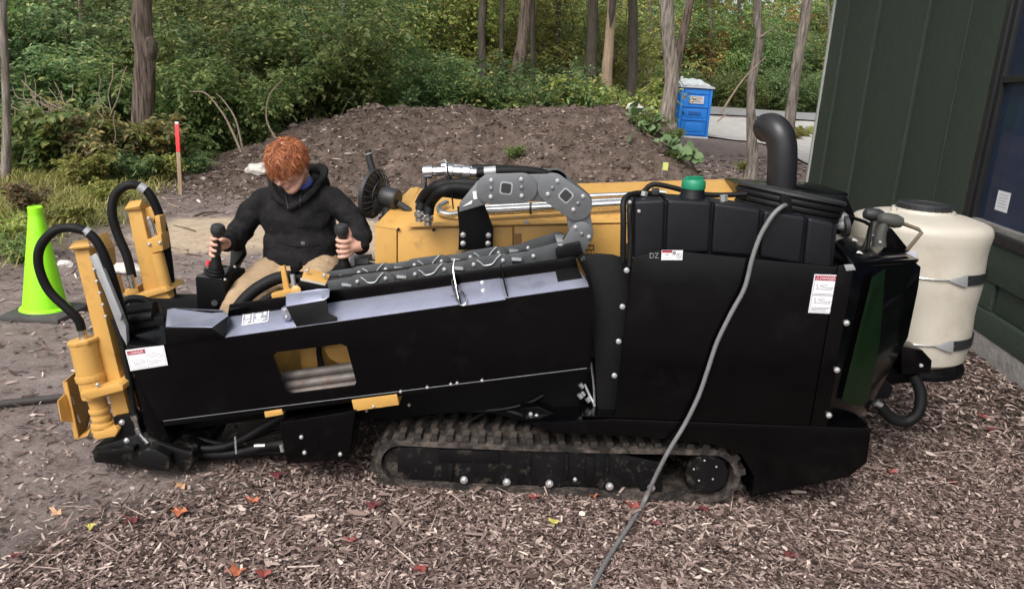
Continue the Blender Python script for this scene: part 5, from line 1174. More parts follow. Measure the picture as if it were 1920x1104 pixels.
stroke([(.83+.11*math.cos(a), .55+.24*math.sin(a)) for a in [i*math.pi/8 for i in range(17)]], q, .0022, M['ink'], b, .0008); stroke([(.76, .38), (.90, .72)], q, .0022, M['ink'], b, .0008)
q = [P(1218, 474, YN-.012), P(1235, 474, YN-.012), P(1235, 484, YN-.012), P(1218, 484, YN-.012)]
lettering('DZ', q, 0, 0, 1, 1, .0015, mat('emblem_grey', (0.22, 0.22, 0.22), 0.5), tank)
# ---- black box, stack and cable drum behind
prism('air_box', [(1400, 352), (1588, 366), (1606, 408), (1592, 440), (1400, 440)], 3.58, 4.0, M['black'], rig, .012)
prism('air_box_lid', [(1478, 344), (1590, 362), (1592, 368), (1478, 352)], 3.70, 4.02, M['black'], rig, .004)
bm = bmesh.new(); add_tube(bm, [P(1462, 400, 3.7), P(1465, 345, 3.7), P(1467, 300, 3.7), P(1466, 272, 3.705), P(1460, 252, 3.72), P(1448, 240, 3.76), P(1437, 240, 3.82)], .068, 28, 6)
from_bm('exhaust_stack', bm, mat('stack_black', (0.012, 0.012, 0.014), 0.42, var=0.2, spec=0.45), rig, True, 60)
ax = Vector((.13, .035, 1)).normalized(); dc = P(1482, 363, 3.28)
drum = lathe('cable_drum', [(.05, -.10), (.19, -.10), (.19, -.006), (.220, -.006), (.226, 0), (.225, .008), (.218, .011), (.15, .012), (.05, .012)], dc, M['lid'], rig, 48, axis=ax)
for k in range(3):
    Mx = ax.to_track_quat('Z', 'Y').to_matrix(); pts = [dc+Mx@Vector(((.212-.004*k)*math.cos(a), (.212-.004*k)*math.sin(a), -.022-.025*k)) for a in [i*2*math.pi/40 for i in range(41)]]
    tube('cable_wrap', pts, .0135, M['rubber'], drum, 8, 0)
prism('drum_bracket', [(1464, 366), (1484, 368), (1488, 424), (1472, 426), (1466, 400)], 3.00, 3.02, M['blackmatte'], rig, .003)
for y in (407, 416): bolt(1473, y, 2.998, None, BOLTS)
prism('bracket_foot', [(1464, 424), (1488, 424), (1488, 428), (1464, 428)], 2.965, 3.02, M['blackmatte'], rig, .001)
for a, b, rr in (((1548, 388), (1562, 398), .030), ((1562, 398), (1574, 406), .022), ((1572, 404), (1582, 412), .026), ((1546, 402), (1572, 418), .020), ((1572, 418), (1588, 424), .026)): cyl('plug', P(*a, 3.2), P(*b, 3.2), rr, M['grey_arm'], rig, 12, bevel=.003)
cyl('drum_knob', P(1580, 424, 3.19), P(1588, 423, 3.19), .045, M['lid'], rig, 20)
# ---- rear control deck with levers
deck = slab('control_deck', [P(1562, 452, 3.05), P(1602, 494, YN), P(1724, 486, YR), P(1672, 462, 3.4), P(1600, 440, 3.4)], .02, M['black'], rig, .004)
def onDeck(px, py, off=0):
    a, b_, c = P(1602, 494, YN), P(1724, 486, YR), P(1600, 440, 3.4); n = (b_-a).cross(c-a).normalized(); n = n if n.z > 0 else -n
    d = ray(px, py); return CAMP+d*((a+n*off-CAMP).dot(n)/d.dot(n))
for (x, y, s) in ((1595, 450, 14), (1586, 459, 9), (1612, 474, 7)): hull('deck_label', [onDeck(x-s, y, .004), onDeck(x+s, y+2, .004), onDeck(x-s+4, y-4, .004), onDeck(x+s-6, y-3, .004), onDeck(x-s, y, .002), onDeck(x+s, y+2, .002), onDeck(x-s+4, y-4, .002), onDeck(x+s-6, y-3, .002)], M['white'], deck, 0)
mh = mat('lever_grey', (0.055, 0.055, 0.05), 0.6)
for k, (bx_, tx, Yl) in enumerate((((1648, 462), (1660, 412), 3.28), ((1636, 450), (1646, 402), 3.36))):
    lv = tube('lever', [P(*bx_, Yl), P(bx_[0]+2, bx_[1]-20, Yl), P(*tx, Yl)], [.030, .024, .020], mh, deck, 12)
    c = P(tx[0]+(10 if k == 0 else -8), tx[1]+1, Yl); d = Vector((.055, 0, -.008)) if k == 0 else Vector((.045, 0, -.004))
    bm = bmesh.new(); add_tube(bm, [c-d, c-d*.85, c-d*.3, c+d*.4, c+d*.85, c+d], [.010, .022, .029, .030, .022, .008], 14); from_bm('lever_knob', bm, M['lid'] if k else mh, lv)
    bolt(bx_[0]+2, bx_[1]-8, Yl-.03, lv, BOLTS)
tube('guard_wire', [onDeck(1627, 466), onDeck(1629, 440, .05)+Vector((0, 0, .05)), P(1630, 421, 3.2), P(1622, 416, 3.24), P(1582, 403, 3.34)], .008, M['blackmatte'], deck, 8, 0)
tube('guard_wire', [P(1684, 416, 3.28), P(1722, 430, 3.26), P(1728, 436, 3.25), P(1700, 470, 3.2)], .008, M['stem'], deck, 8, 0)
prism('deck_fin', [(1665, 425), (1672, 428), (1706, 470), (1700, 474), (1660, 470)], 3.36, 3.372, M['black'], deck, .001)
# ---- tray for the water tank and hose below
prism('tray_arm', [(1690, 648), (1730, 656), (1748, 676), (1745, 700), (1690, 702)], 3.30, 3.42, M['black'], rig, .006); bolt(1727, 685, 3.298)
prism('tray_beam', [(1620, 690), (1795, 692), (1790, 708), (1725, 716), (1620, 725)], 3.44, 3.50, M['blackmatte'], rig, .006)
prism('pump_body', [(1628, 700), (1662, 712), (1676, 728), (1668, 748), (1636, 748)], 3.25, 3.38, M['blackmatte'], rig, .01)
for a, b, rr in (((1640, 752), (1652, 760), .016), ((1652, 760), (1662, 766), .013)): cyl('hose_fitting', P(*a, 3.3), P(*b, 3.3), rr, M['zinc'], rig, 10)
tube('drain_hose', [P(1650, 760, 3.3), P(1672, 784, 3.3), P(1700, 790, 3.3), P(1722, 772, 3.3), P(1726, 735, 3.32), P(1712, 702, 3.34)], .026, M['rubber'], rig, 14)

# ---- tracks
def track_path(cx0, cy0, cx1, cy1, r0, r1, Y):
    a, b = P(cx0, cy0, Y), P(cx1, cy1, Y); a = Vector((a.x, 0, a.z)); b = Vector((b.x, 0, b.z)); pts = []
    for i in range(13): t = math.pi/2+math.pi*i/12; pts.append(a+Vector((math.cos(t), 0, math.sin(t)))*r0)
    for i in range(1, 9): pts.append((a+Vector((0, 0, -r0))).lerp(b+Vector((0, 0, -r1)), i/9)+Vector((0, 0, -.004*math.sin(math.pi*i/9))))
    for i in range(13): t = -math.pi/2+math.pi*i/12; pts.append(b+Vector((math.cos(t), 0, math.sin(t)))*r1)
    for i in range(1, 9): pts.append((b+Vector((0, 0, r1))).lerp(a+Vector((0, 0, r0)), i/9)+Vector((0, 0, -.006*math.sin(math.pi*i/9))))
    return pts
def track(Y0, Y1, lugs):
    path = track_path(752, 870, 1333, 893, .112, .125, 2.985); n = len(path); th = .026; bm = bmesh.new()
    nrm = []
    for i in range(n):
        d = (path[(i+1) % n]-path[i-1]).normalized(); nrm.append(Vector((d.z, 0, -d.x)))
    c = sum(path, Vector())/n
    nrm = [q if q.dot(path[i]-c) > 0 else -q for i, q in enumerate(nrm)]
    R4 = [[bm.verts.new(p+nrm[i]*o+Vector((0, y, 0))) for i, p in enumerate(path)] for o, y in ((0, Y0), (0, Y1), (-th, Y1), (-th, Y0))]
    for k in range(4):
        for i in range(n): bm.faces.new((R4[k][i], R4[k][(i+1) % n], R4[(k+1) % 4][(i+1) % n], R4[(k+1) % 4][i]))
    belt = from_bm('track', bm, M['track'], rig, True, 50)
    if not lugs: return belt
    # evenly spaced lugs
    seg = [(path[(i+1) % n]-path[i]).length for i in range(n)]; tot = sum(seg); N = 50; w_ = .038
    W_ = Y1-Y0
    pr = [(-w_/2, 0), (w_/2, 0), (w_*.34, .024), (-w_*.34, .024)]
    vs = []; ys = [0, W_*.30, W_*.42, W_*.58, W_*.70, W_]; of = [0, 0, .012, .012, 0, 0]; hs_ = [1, 1, .75, .75, 1, 1]
    for y, o, h in zip(ys, of, hs_): vs += [(u+o, y, v*h) for u, v in pr]
    fs = [(0, 1, 2, 3), (23, 22, 21, 20)]
    for j in range(5):
        for k in range(4): fs.append((j*4+k, j*4+4+k, j*4+4+(k+1) % 4, j*4+(k+1) % 4))
    bm = bmesh.new(); vv = [bm.verts.new(v) for v in vs]
    for f in fs: bm.faces.new([vv[i] for i in f])
    bmesh.ops.recalc_face_normals(bm, faces=bm.faces[:]); me = bpy.data.meshes.new('lug'); bm.to_mesh(me); bm.free(); me.materials.append(M['track']); fin(me, True, 30)
    for k in range(N):
        s = tot*k/N; i = 0
        while s > seg[i]: s -= seg[i]; i += 1
        p = path[i].lerp(path[(i+1) % n], s/seg[i]); nn = nrm[i].lerp(nrm[(i+1) % n], s/seg[i]).normalized(); tt = Vector((-nn.z, 0, nn.x))
        Mt = Matrix((tt, Vector((0, 1, 0)), nn)).transposed()
        o = link('lug', me, None, belt); o.matrix_local = Matrix.Translation(p+nn*-.002+Vector((0, Y0, 0))-origin(belt)) @ Mt.to_4x4()
    return belt
tr1 = track(2.985, 3.25, True); track(3.86, 4.12, False)
tf = prism('track_frame', [(745, 838), (820, 838), (960, 842), (1160, 850), (1245, 868), (1240, 908), (1150, 912), (745, 905)], 3.015, 3.24, M['frame'], rig, .006)
prism('frame_cover', [(822, 842), (936, 845), (936, 866), (822, 864)], 3.005, 3.014, M['frame'], tf, .002)
for (x0, x1, y0, y1) in ((842, 850, 868, 902), (1100, 1115, 855, 898), (990, 996, 846, 890), (1060, 1066, 850, 895), (1136, 1142, 855, 900)): prism('frame_rib', [(x0, y0), (x1, y0), (x1-2, y1), (x0-2, y1)], 3.003, 3.014, M['frame'], tf, .002)
for (x, y, b_) in ((870, 899, BOLTH), (950, 903, BOLTH), (1030, 906, BOLTH), (1143, 911, BOLTH), (1221, 914, BOLTH), (1078, 898, BOLT)):
    bolt(x, y, 3.0, tf, b_)
    if b_ is BOLTH: cyl('roller', P(x, y-2, 3.013), P(x, y-2, 3.013)+Vector((0, .2, 0)), .050, M['frame'], tf, 22)
idl = cyl('idler_wheel', P(752, 870, 3.03), P(752, 870, 3.03)+Vector((0, .18, 0)), .078, M['track'], rig, 28)
sp = lathe('sprocket', [(.030, -.02), (.034, -.012), (.072, -.010), (.074, 0), (.086, .002), (.088, .03)], P(1322, 882, 3.02), M['frame'], rig, 36, axis=(0, -1, 0))
for k in range(11):
    a = k*2*math.pi/11; c = P(1322, 882, 3.03)+Vector((math.cos(a)*.092, 0, math.sin(a)*.092)); cyl('tooth', c, c+Vector((0, .05, 0)), .013, M['frame'], sp, 6)
for k in range(5): a = k*2*math.pi/5+.5; link('bolt', BOLTS, None, sp, P(1322, 882, 2.995)+Vector((math.cos(a)*.05, 0, math.sin(a)*.05)))
prism('guard_arm', [(1300, 838), (1345, 846), (1380, 868), (1388, 900), (1360, 925), (1300, 930), (1260, 926), (1262, 905), (1300, 912), (1345, 905), (1358, 886), (1345, 864)], 3.10, 3.2, M['frame'], rig, .005)
# small fittings in the shadow between curtain and rail
for (x, y, m_) in ((1090, 722, 'zinc'), (1092, 737, 'steel'), (1088, 741, 'zinc'), (1102, 748, 'steel')): cyl('fitting', P(x-3, y-3, 3.06), P(x+3, y+4, 3.06), .011, M[m_], rig, 8)
tube('brake_line', [P(1096, 720, 3.07), P(1106, 742, 3.06), P(1114, 758, 3.05), P(1114, 775, 3.05)], .006, M['zinc'], rig, 6); tube('brake_line', [P(1108, 680, 3.05), P(1113, 720, 3.05), P(1115, 760, 3.05)], .005, M['zinc'], rig, 6)
for x, y in ((995, 776), (1006, 779)): bolt(x, y, 3.02, None, BOLT)
prism('tensioner_arm', [(975, 765), (1010, 762), (1060, 785), (1062, 795), (1010, 800), (985, 790)], 3.03, 3.10, M['black'], rig, .004)
tube('low_line', [P(860, 800, 3.2), P(920, 770, 3.15), P(960, 772, 3.1), P(1010, 790, 3.1)], .010, M['rubber'], rig, 8); tube('low_line', [P(700, 790, 3.2), P(820, 772, 3.15), P(930, 768, 3.1), P(990, 755, 3.09), P(1020, 740, 3.09)], .009, M['rubber'], rig, 8)

# ================================================================== loose things on the machine
def water_tank():
    Yt = 3.72; b0 = P(1752, 696, Yt-.3); zt = (P(1622, 396, Yt).z+P(1858, 440, Yt).z)/2+.012; c = Vector((P(1720, 450, Yt).x, Yt, b0.z)); R0 = .312; Hh = zt-b0.z+.02
    root = thing('water_tank', 'cream plastic water tank with black lid strapped behind the machine', 'water tank', c)
    prof = [(R0*.90, 0), (R0*.97, .02), (R0*.985, .06)]
    for k in range(1, 12): prof.append((R0*(.985+.012*math.sin(k*1.1)), .06+(Hh-.16)*k/11))
    prof += [(R0*1.0, Hh-.055), (R0*.985, Hh-.034), (R0*.95, Hh-.018), (R0*.88, Hh-.008), (R0*.66, Hh+.012), (R0*.46, Hh+.022), (R0*.44, Hh+.034), (R0*.02, Hh+.035)]
    lathe('tank_body', prof, c, M['cream'], root, 64)
    ld = lathe('lid', [(.112, Hh+.022), (.118, Hh+.026), (.118, Hh+.056), (.112, Hh+.062), (.100, Hh+.064), (.096, Hh+.060), (.004, Hh+.060)], c, M['lid'], root, 40)
    for k in range(24): a = k*2*math.pi/24; hull('lid_grip', [c+Vector((math.cos(a+s)*r_, math.sin(a+s)*r_, Hh+z)) for s in (-.04, .04) for r_ in (.117, .124) for z in (.028, .052)], M['lid'], ld, 0)
    hull('fill_mark', [P(1712, 398, 3.6)+Vector((x*.05, y*.02, 0)) for x in (-1, 1) for y in (-1, 1)]+[P(1712, 398, 3.6)+Vector((x*.05, y*.02, -.05)) for x in (-1, 1) for y in (-1, 1)], M['cream'], root, 0) if False else None
    for py in (517, 638):
        zc = P(1790, py, Yt-.2).z; st_ = lathe('strap', [(R0*1.002, zc-c.z-.022), (R0*1.012, zc-c.z-.020), (R0*1.012, zc-c.z+.020), (R0*1.002, zc-c.z+.022)], c, mat('black_webbing', (0.012, 0.011, 0.013), 0.8), root, 64) if False else None
        bm = bmesh.new(); n = 30; w0, w1 = -.62, 1.5                     # webbing round the right and back
        rows = [[bm.verts.new(c+Vector((math.sin(a)*rr, -math.cos(a)*rr, zc-c.z+dz))) for a in [w0+.95+(w1+.9-w0)*i/n for i in range(n+1)]] for rr, dz in ((R0*1.012, -.024), (R0*1.02, -.024), (R0*1.02, .024), (R0*1.012, .024))]
        for k in range(4):
            for i in range(n): bm.faces.new((rows[k][i], rows[k][i+1], rows[(k+1) % 4][i+1], rows[(k+1) % 4][i]))
        from_bm('strap', bm, M['lid'], root)
        ang = [(-.75+1.1*i/8) for i in range(9)]
        tube('strap_wire', [c+Vector((math.sin(a)*R0*1.02, -math.cos(a)*R0*1.02, zc-c.z+.0)) for a in ang], .0035, M['steel'], root, 6, 0)
        hull('strap_clip', [c+Vector((math.sin(a)*R0*q, -math.cos(a)*R0*q, zc-c.z+dz)) for a, dz in ((.05, .004), (.05, -.004), (.30, .030), (.34, -.030), (.22, -.022)) for q in (1.022, 1.035)], M['grey_arm'], root, .001)
    lathe('tank_foot', [(R0*.9, -.055), (R0*1.0, -.05), (R0*1.0, -.03), (R0*.92, -.001)], c, M['blackmatte'], root, 48)
    cyl('vent', c+Vector((-.155, -.03, Hh+.005)), c+Vector((-.155, -.03, Hh+.04)), .014, M['cream'], root, 12)
    n = Vector((-.62, -.78, 0)).normalized(); o = c+n*R0*1.006+Vector((0, 0, Hh-.17)); s = Vector((-n.y, n.x, 0)).normalized()
    hull('paper_label', [o+s*a+Vector((0, 0, z))+n*q for a in (-.07, .07) for z in (-.045, .045) for q in (0, .006)], mat('faded_label', (0.52, 0.52, 0.60), 0.5), root, 0)
    lathe('embossed_disc', [(.03, 0), (.03, .004), (.001, .005)], c+Vector((-.05, -.17, Hh-.012)), M['white'], root, 16, axis=(0, -.25, 1))
water_tank()
def fan():
    c = P(703, 364, 3.72); b = P(727, 412, 3.70)
    root = thing('clip_fan', 'small black clip-on fan with wire guard on the yellow hood', 'fan', b)
    ax = Vector((-.90, .34, .10)).normalized(); Mx = ax.to_track_quat('Z', 'Y').to_matrix(); R0 = .115
    bm = bmesh.new(); n = 22
    def pt(r_, z, a): return c+Mx@Vector((r_*math.cos(a), r_*math.sin(a), z))
    for r_, z in ((R0, 0), (R0*1.0, .014), (R0*.72, .035), (R0*.4, .045), (R0*.7, -.035), (R0*.42, -.05)): add_tube(bm, [pt(r_, z, i*2*math.pi/36) for i in range(37)], .0022, 5, cap=False)
    for k in range(n):
        a = k*2*math.pi/n; add_tube(bm, [pt(R0, 0, a), pt(R0*.92, -.018, a), pt(R0*.7, -.035, a), pt(R0*.35, -.052, a)], .0016, 4, cap=False); add_tube(bm, [pt(R0, .014, a), pt(R0*.72, .035, a), pt(R0*.2, .048, a)], .0016, 4, cap=False)
    from_bm('wire_guard', bm, M['lid'], root)
    lathe('guard_badge', [(.028, .044), (.028, .052), (.001, .054)], c, M['lid'], root, 20, axis=ax)
    lathe('guard_ring', [(R0*.985, -.004), (R0*1.05, -.002), (R0*1.05, .018), (R0*.985, .02), (R0*.975, .008)], c, M['lid'], root, 40, axis=ax)
    for k in range(4):
        a0 = k*math.pi/2+.3; vs, fs = [], []
        for i in range(5):
            for j in range(3):
                r_ = .02+(R0*.88-.02)*i/4; a = a0+(j-1)*(.18+.34*math.sin(math.pi*min(1, .25+i/5))); vs.append(pt(r_, (j-1)*.016, a0+(a-a0)*.6))
        for i in range(4):
            for j in range(2): q = i*3+j; fs.append((q, q+1, q+4, q+3))
        mk('blade', vs, fs, mat('fan_blade', (0.02, 0.02, 0.022), 0.25), root, True)
    lathe('motor_housing', [(.02, -.05), (.048, -.052), (.050, -.06), (.048, -.12), (.042, -.128), (.003, -.13)], c, M['lid'], root, 28, axis=ax)
    h = c+Mx@Vector((0, 0, -.085))
    cyl('yoke', h+Vector((0, 0, -.03)), b+Vector((0, 0, .07)), .012, M['grey_arm'], root, 10); lathe('base', [(.045, 0), (.044, .010), (.030, .016), (.026, .08), (.020, .085)], b, M['lid'], root, 24)
    tube('handle', [pt(R0*.95, .02, 0)*0+c+Vector((-.01, 0, R0*.9)), c+Vector((-.028, 0, R0*.9+.06)), c+Vector((-.036, 0, R0*.9+.105))], [.018, .017, .016], M['lid'], root, 12)
    cyl('handle_ring', c+Vector((-.032, 0, R0*.9+.085)), c+Vector((-.034, 0, R0*.9+.09)), .0185, M['grey_arm'], root, 14)
    cyl('tilt_knob', h+Vector((.04, -.02, -.02)), h+Vector((.10, -.02, -.055)), .016, M['lid'], root, 12)
fan()
def cable():
    px = [(1476, 384, 3.03), (1466, 388, 2.955), (1452, 400, 2.935), (1438, 420, 2.93), (1424, 446, 2.93), (1410, 486, 2.925), (1396, 540, 2.92), (1372, 585, 2.92), (1345, 640, 2.92), (1328, 690, 2.92), (1310, 742, 2.92), (1284, 795, 2.92), (1252, 848, 2.915)]
    pts = [P(*p) for p in px]; gnd = [(1208, 940), (1180, 985), (1150, 1030), (1122, 1078), (1100, 1125), (1085, 1180)]
    gp = [G(x, y, .022) for x, y in gnd]; m1 = pts[-1].lerp(gp[0], .55); m1.y = (pts[-1].y+gp[0].y)/2+.01
    pts += [m1] + gp
    bm = bmesh.new(); add_tube(bm, pts, .0090, 12, 8)
    tag(from_bm('power_cable', bm, mat('grey_cable', (0.15, 0.15, 0.152), 0.5, var=0.15, vscale=20), base=gp[2]), 'thick grey cable hanging from the drum down onto the wood chips', 'cable')
cable()
def rod():
    pts = [G(-60, 766, .02), G(0, 757, .02), G(60, 751, .02), G(118, 744, .02)]
    bm = bmesh.new(); add_tube(bm, pts, .019, 12, 5); tag(from_bm('ground_pipe', bm, mat('dark_pipe', (0.045, 0.04, 0.038), 0.7, var=0.3), base=pts[1]), 'dark pipe lying on the bare earth at the left edge', 'pipe')
rod()
# ================================================================== cone, stake, toilet
def cone():
    c = G(86, 588); root = thing('traffic_cone', 'lime green traffic cone standing on the bare earth at the left', 'cone', c)
    w_ = 0.20; h0 = 0.0
    hull('base', [c+Vector((sx*w_, sy*w_, h)) for sx in (-1, 1) for sy in (-1, 1) for h in (-0.01, 0.028)] + [c+Vector((sx*.16, sy*.16, 0.042)) for sx in (-1, 1) for sy in (-1, 1)], M['conebase'], root, 0.012)
    lathe('cone_body', [(0.158, 0.040), (0.152, 0.052), (0.135, 0.060), (0.128, 0.11), (0.047, 0.67), (0.044, 0.685), (0.046, 0.70), (0.046, 0.735), (0.036, 0.742), (0.034, 0.70)], c, M['lime'], root, 40)
cone()
def stake():
    t, b = P(334, 233, 10.4), G(334, 362); b = Vector((t.x-0.015, 10.4, gz(t.x, 10.4)))
    root = thing('survey_stake', 'wooden survey stake with a red-painted top at the edge of the thicket', 'stake', b)
    top = t.z; mid = P(334, 285, 10.4).z; x0 = b.x; hw = 0.026
    def seg(name, z0, z1, x_, m):
        hull(name, [Vector((x_+sx*hw, 10.4+sy*0.012, z)) for sx in (-1, 1) for sy in (-1, 1) for z in (z0, z1)], m, root, 0.003)
    seg('stake_shaft', b.z-0.15, mid, x0, M['wood']); seg('painted_top', mid+0.001, top, x0, M['orange_red'])
    hull('pale_tip', [Vector((x0+sx*hw*.9, 10.4+sy*0.011, top+z)) for sx in (-1, 1) for sy in (-1, 1) for z in (0.001, 0.03)], M['white'], root, 0.002)
stake()
def toilet():
    Y = 30.0; bl, br = P(1268, 258, Y), P(1326, 260, Y); x0, x1 = bl.x, br.x; z0 = min(surf((x0+x1)/2, Y), bl.z); z1 = P(1330, 167, Y).z
    root = thing('portable_toilet', 'blue portable toilet with pale ribbed roof beside the gravel drive', 'portable toilet', ((x0+x1)/2, Y, z0))
    D = 1.15; w_ = x1-x0
    def bx(name, a, b, y0, y1, c, d, m, par=root, bv=0.012): return hull(name, [Vector((x, y, z)) for x in (a, b) for y in (y0, y1) for z in (c, d)], m, par, bv)
    H = z1-z0
    bx('skid', x0-0.03, x1+0.03, Y-0.02, Y+D, z0-0.05, z0+0.08, M['greyroof'])
    bx('cabin_wall', x0, x1, Y+0.05, Y+D, z0+0.07, z1, M['blue'])
    for a, b in ((x0, x0+0.10), (x1-0.10, x1)): bx('corner_post', a, b, Y-0.005, Y+0.049, z0+0.09, z1, M['blue'])
    door = bx('door', x0+0.12, x1-0.12, Y+0.0, Y+0.045, z0+0.10, z1-0.03, M['blue'])
    md = mat('blue_groove', (0.008, 0.10, 0.40), 0.5)
    for (a, b, c, d) in ((.12, .88, .88, .93), (.10, .90, .62, .655), (.10, .90, .36, .385), (.10, .90, .08, .105)):
        bx('door_rib', x0+w_*a, x0+w_*b, Y-0.025, Y-0.001, z0+H*c, z0+H*d, M['blue'], door, 0.008)
    for (a, b, c, d) in ((.24, .76, .68, .86), (.22, .78, .42, .58), (.22, .78, .14, .32)):
        bx('door_panel', x0+w_*a, x0+w_*b, Y-0.018, Y-0.001, z0+H*c, z0+H*d, M['blue'], door, 0.01)
    for zz in (.605, .345): bx('door_groove', x0+w_*.14, x0+w_*.86, Y-0.004, Y-0.001, z0+H*zz, z0+H*(zz+.012), md, door, 0)
    bx('raised_frame', x0+w_*.30, x0+w_*.70, Y-0.026, Y-0.019, z0+H*.46, z0+H*.54, md, door, 0.004)
    bx('latch', x0+0.135, x0+0.18, Y-0.04, Y-0.001, z0+H*.47, z0+H*.53, M['lid'], door, 0.005)
    sg = bx('sign', x0+w_*.30, x0+w_*.74, Y-0.030, Y-0.019, z0+H*.695, z0+H*.845, M['white'], door, 0.002)
    for k, m_ in ((0, 'ink'), (1, 'red'), (2, 'red'), (3, 'ink')):
        bx('printed_line', x0+w_*(.34 if k != 2 else .40), x0+w_*(.70 if k != 2 else .64), Y-0.033, Y-0.0305, z0+H*(.820-.032*k), z0+H*(.832-.032*k), M[m_], door, 0)
    # ribbed, domed roof
    vs, fs = [], []; nx, ny = 33, 9
    for j in range(ny):
        for i in range(nx):
            u, v = i/(nx-1), j/(ny-1); dome = 0.30*math.sin(math.pi*min(1, max(0, 0.06+v*0.62)))**0.8*(1-(2*abs(u-0.42))**3*0.75 if abs(u-.42) < .5 else 0.25)
            rib = 0.035*(0.5+0.5*math.cos(u*2*math.pi*4.5))*(1 if 0.05 < u < 0.95 else 0)
            vs.append((x0-0.05+u*(w_+0.1), Y-0.06+v*(D+0.1), z1+0.03+max(0.0, dome)+rib))
    for j in range(ny-1):
        for i in range(nx-1): a = j*nx+i; fs.append((a, a+1, a+nx+1, a+nx))
    n = len(vs); rim = [j*nx+i for j, i in [(0, i) for i in range(nx)]+[(j, nx-1) for j in range(1, ny)]+[(ny-1, i) for i in range(nx-2, -1, -1)]+[(j, 0) for j in range(ny-2, 0, -1)]]
    for q in rim: vs.append((vs[q][0], vs[q][1], z1+0.002))
    for k in range(len(rim)): fs.append((rim[k], n+k, n+(k+1) % len(rim), rim[(k+1) % len(rim)]))
    mk('roof', vs, fs, M['greyroof'], root, True)
    cyl('vent_stack', Vector((x0+.14, Y+D-.2, z1+.02)), Vector((x0+.14, Y+D-.2, z1+.42)), 0.05, M['greyroof'], root)
toilet()
def flag():
    g = GM(1240, 334); root = thing('marker_flag', 'tiny yellow-green marker flag standing behind the yellow hood', 'flag', g)
    cyl('wire', g+Vector((0, 0, -0.05)), g+Vector((0, 0, 0.22)), 0.003, M['zinc'], root, 6)
    hull('flag_cloth', [g+Vector((x, y, z)) for x in (0.003, 0.085) for y in (0, 0.003) for z in (0.11, 0.23)], mat('flag_yellow', (0.55, 0.62, 0.18), 0.6), root, 0)
flag()
# ================================================================== the operator
def remeshed(name, build, voxel, mat_, parent, smooth=4, fold=None):
    """overlapping tapered limbs fused into one skin, then relaxed"""
    bm = bmesh.new(); build(bm); me = bpy.data.meshes.new('tmp'); bm.to_mesh(me); bm.free()
    ob = bpy.data.objects.new('tmp', me); COL.objects.link(ob); md = ob.modifiers.new('r', 'REMESH'); md.mode = 'VOXEL'; md.voxel_size = voxel; md.adaptivity = 0
    bpy.context.view_layer.update(); out = bpy.data.meshes.new_from_object(ob.evaluated_get(bpy.context.evaluated_depsgraph_get())); bpy.data.objects.remove(ob); bpy.data.meshes.remove(me)
    bm = bmesh.new(); bm.from_mesh(out); bpy.data.meshes.remove(out)
    for _ in range(smooth): bmesh.ops.smooth_vert(bm, verts=bm.verts[:], factor=0.5, use_axis_x=True, use_axis_y=True, use_axis_z=True)
    if fold:
        bm.normal_update()
        for v in bm.verts: v.co += v.normal*fold(v.co)
    return from_bm(name, bm, mat_, parent, True, 180)
def ball(bm, c, rx, ry=None, rz=None, rot=None, sub=3):
    r_ = bmesh.ops.create_icosphere(bm, subdivisions=sub, radius=1); ry = ry or rx; rz = rz or rx
    for v in r_['verts']:
        q = Vector((v.co.x*rx, v.co.y*ry, v.co.z*rz)); v.co = Vector(c)+((rot@q) if rot else q)
def limb(bm, pts, rads, n=14):
    pts = [Vector(p) for p in pts]; pp = catmull(pts, 6); m = len(pts)
    rr = [rads[min(m-1, int(i/6))]*(1-(i/6) % 1)+rads[min(m-1, int(i/6)+1)]*((i/6) % 1) for i in range(len(pp))] if m > 2 else rads
    add_tube(bm, pp, rr, n); ball(bm, pts[0], rads[0], sub=2); ball(bm, pts[-1], rads[-1], sub=2)
Q = P
pelvis, belly, chest, neck = Q(566, 512, 3.84), Q(564, 468, 3.80), Q(557, 404, 3.80), Q(556, 352, 3.80)
shR, shL = Q(494, 374, 3.80), Q(620, 371, 3.80)
elR, elL = Q(449, 440, 3.78), Q(672, 428, 3.74)
wrR, wrL = Q(424, 456, 3.53), Q(676, 462, 3.52)
hipR, hipL = Q(528, 500, 3.78), Q(606, 506, 3.80)
knR, knL = Q(444, 580, 3.44), Q(604, 556, 3.42)
foR, foL = Vector((knR.x+.03, 3.56, .30)), Vector((knL.x+.02, 3.56, .30))
HC = Q(543, 312, 3.69)
HS = 0.90
HR = Matrix.Rotation(R_(-28), 3, 'Z') @ Matrix.Rotation(R_(36), 3, 'X') @ Matrix.Rotation(R_(-6), 3, 'Y')
def H(x, y, z): return HC + HR @ (Vector((x, y, z))*HS)
man = thing('person', 'red-haired person in black hoodie and khaki trousers seated at the joysticks, looking down', 'person', Vector((pelvis.x, 3.84, .215)))
def axis_pt(J, h):
    _, b, ax, L = J; return b+ax*(L-h)
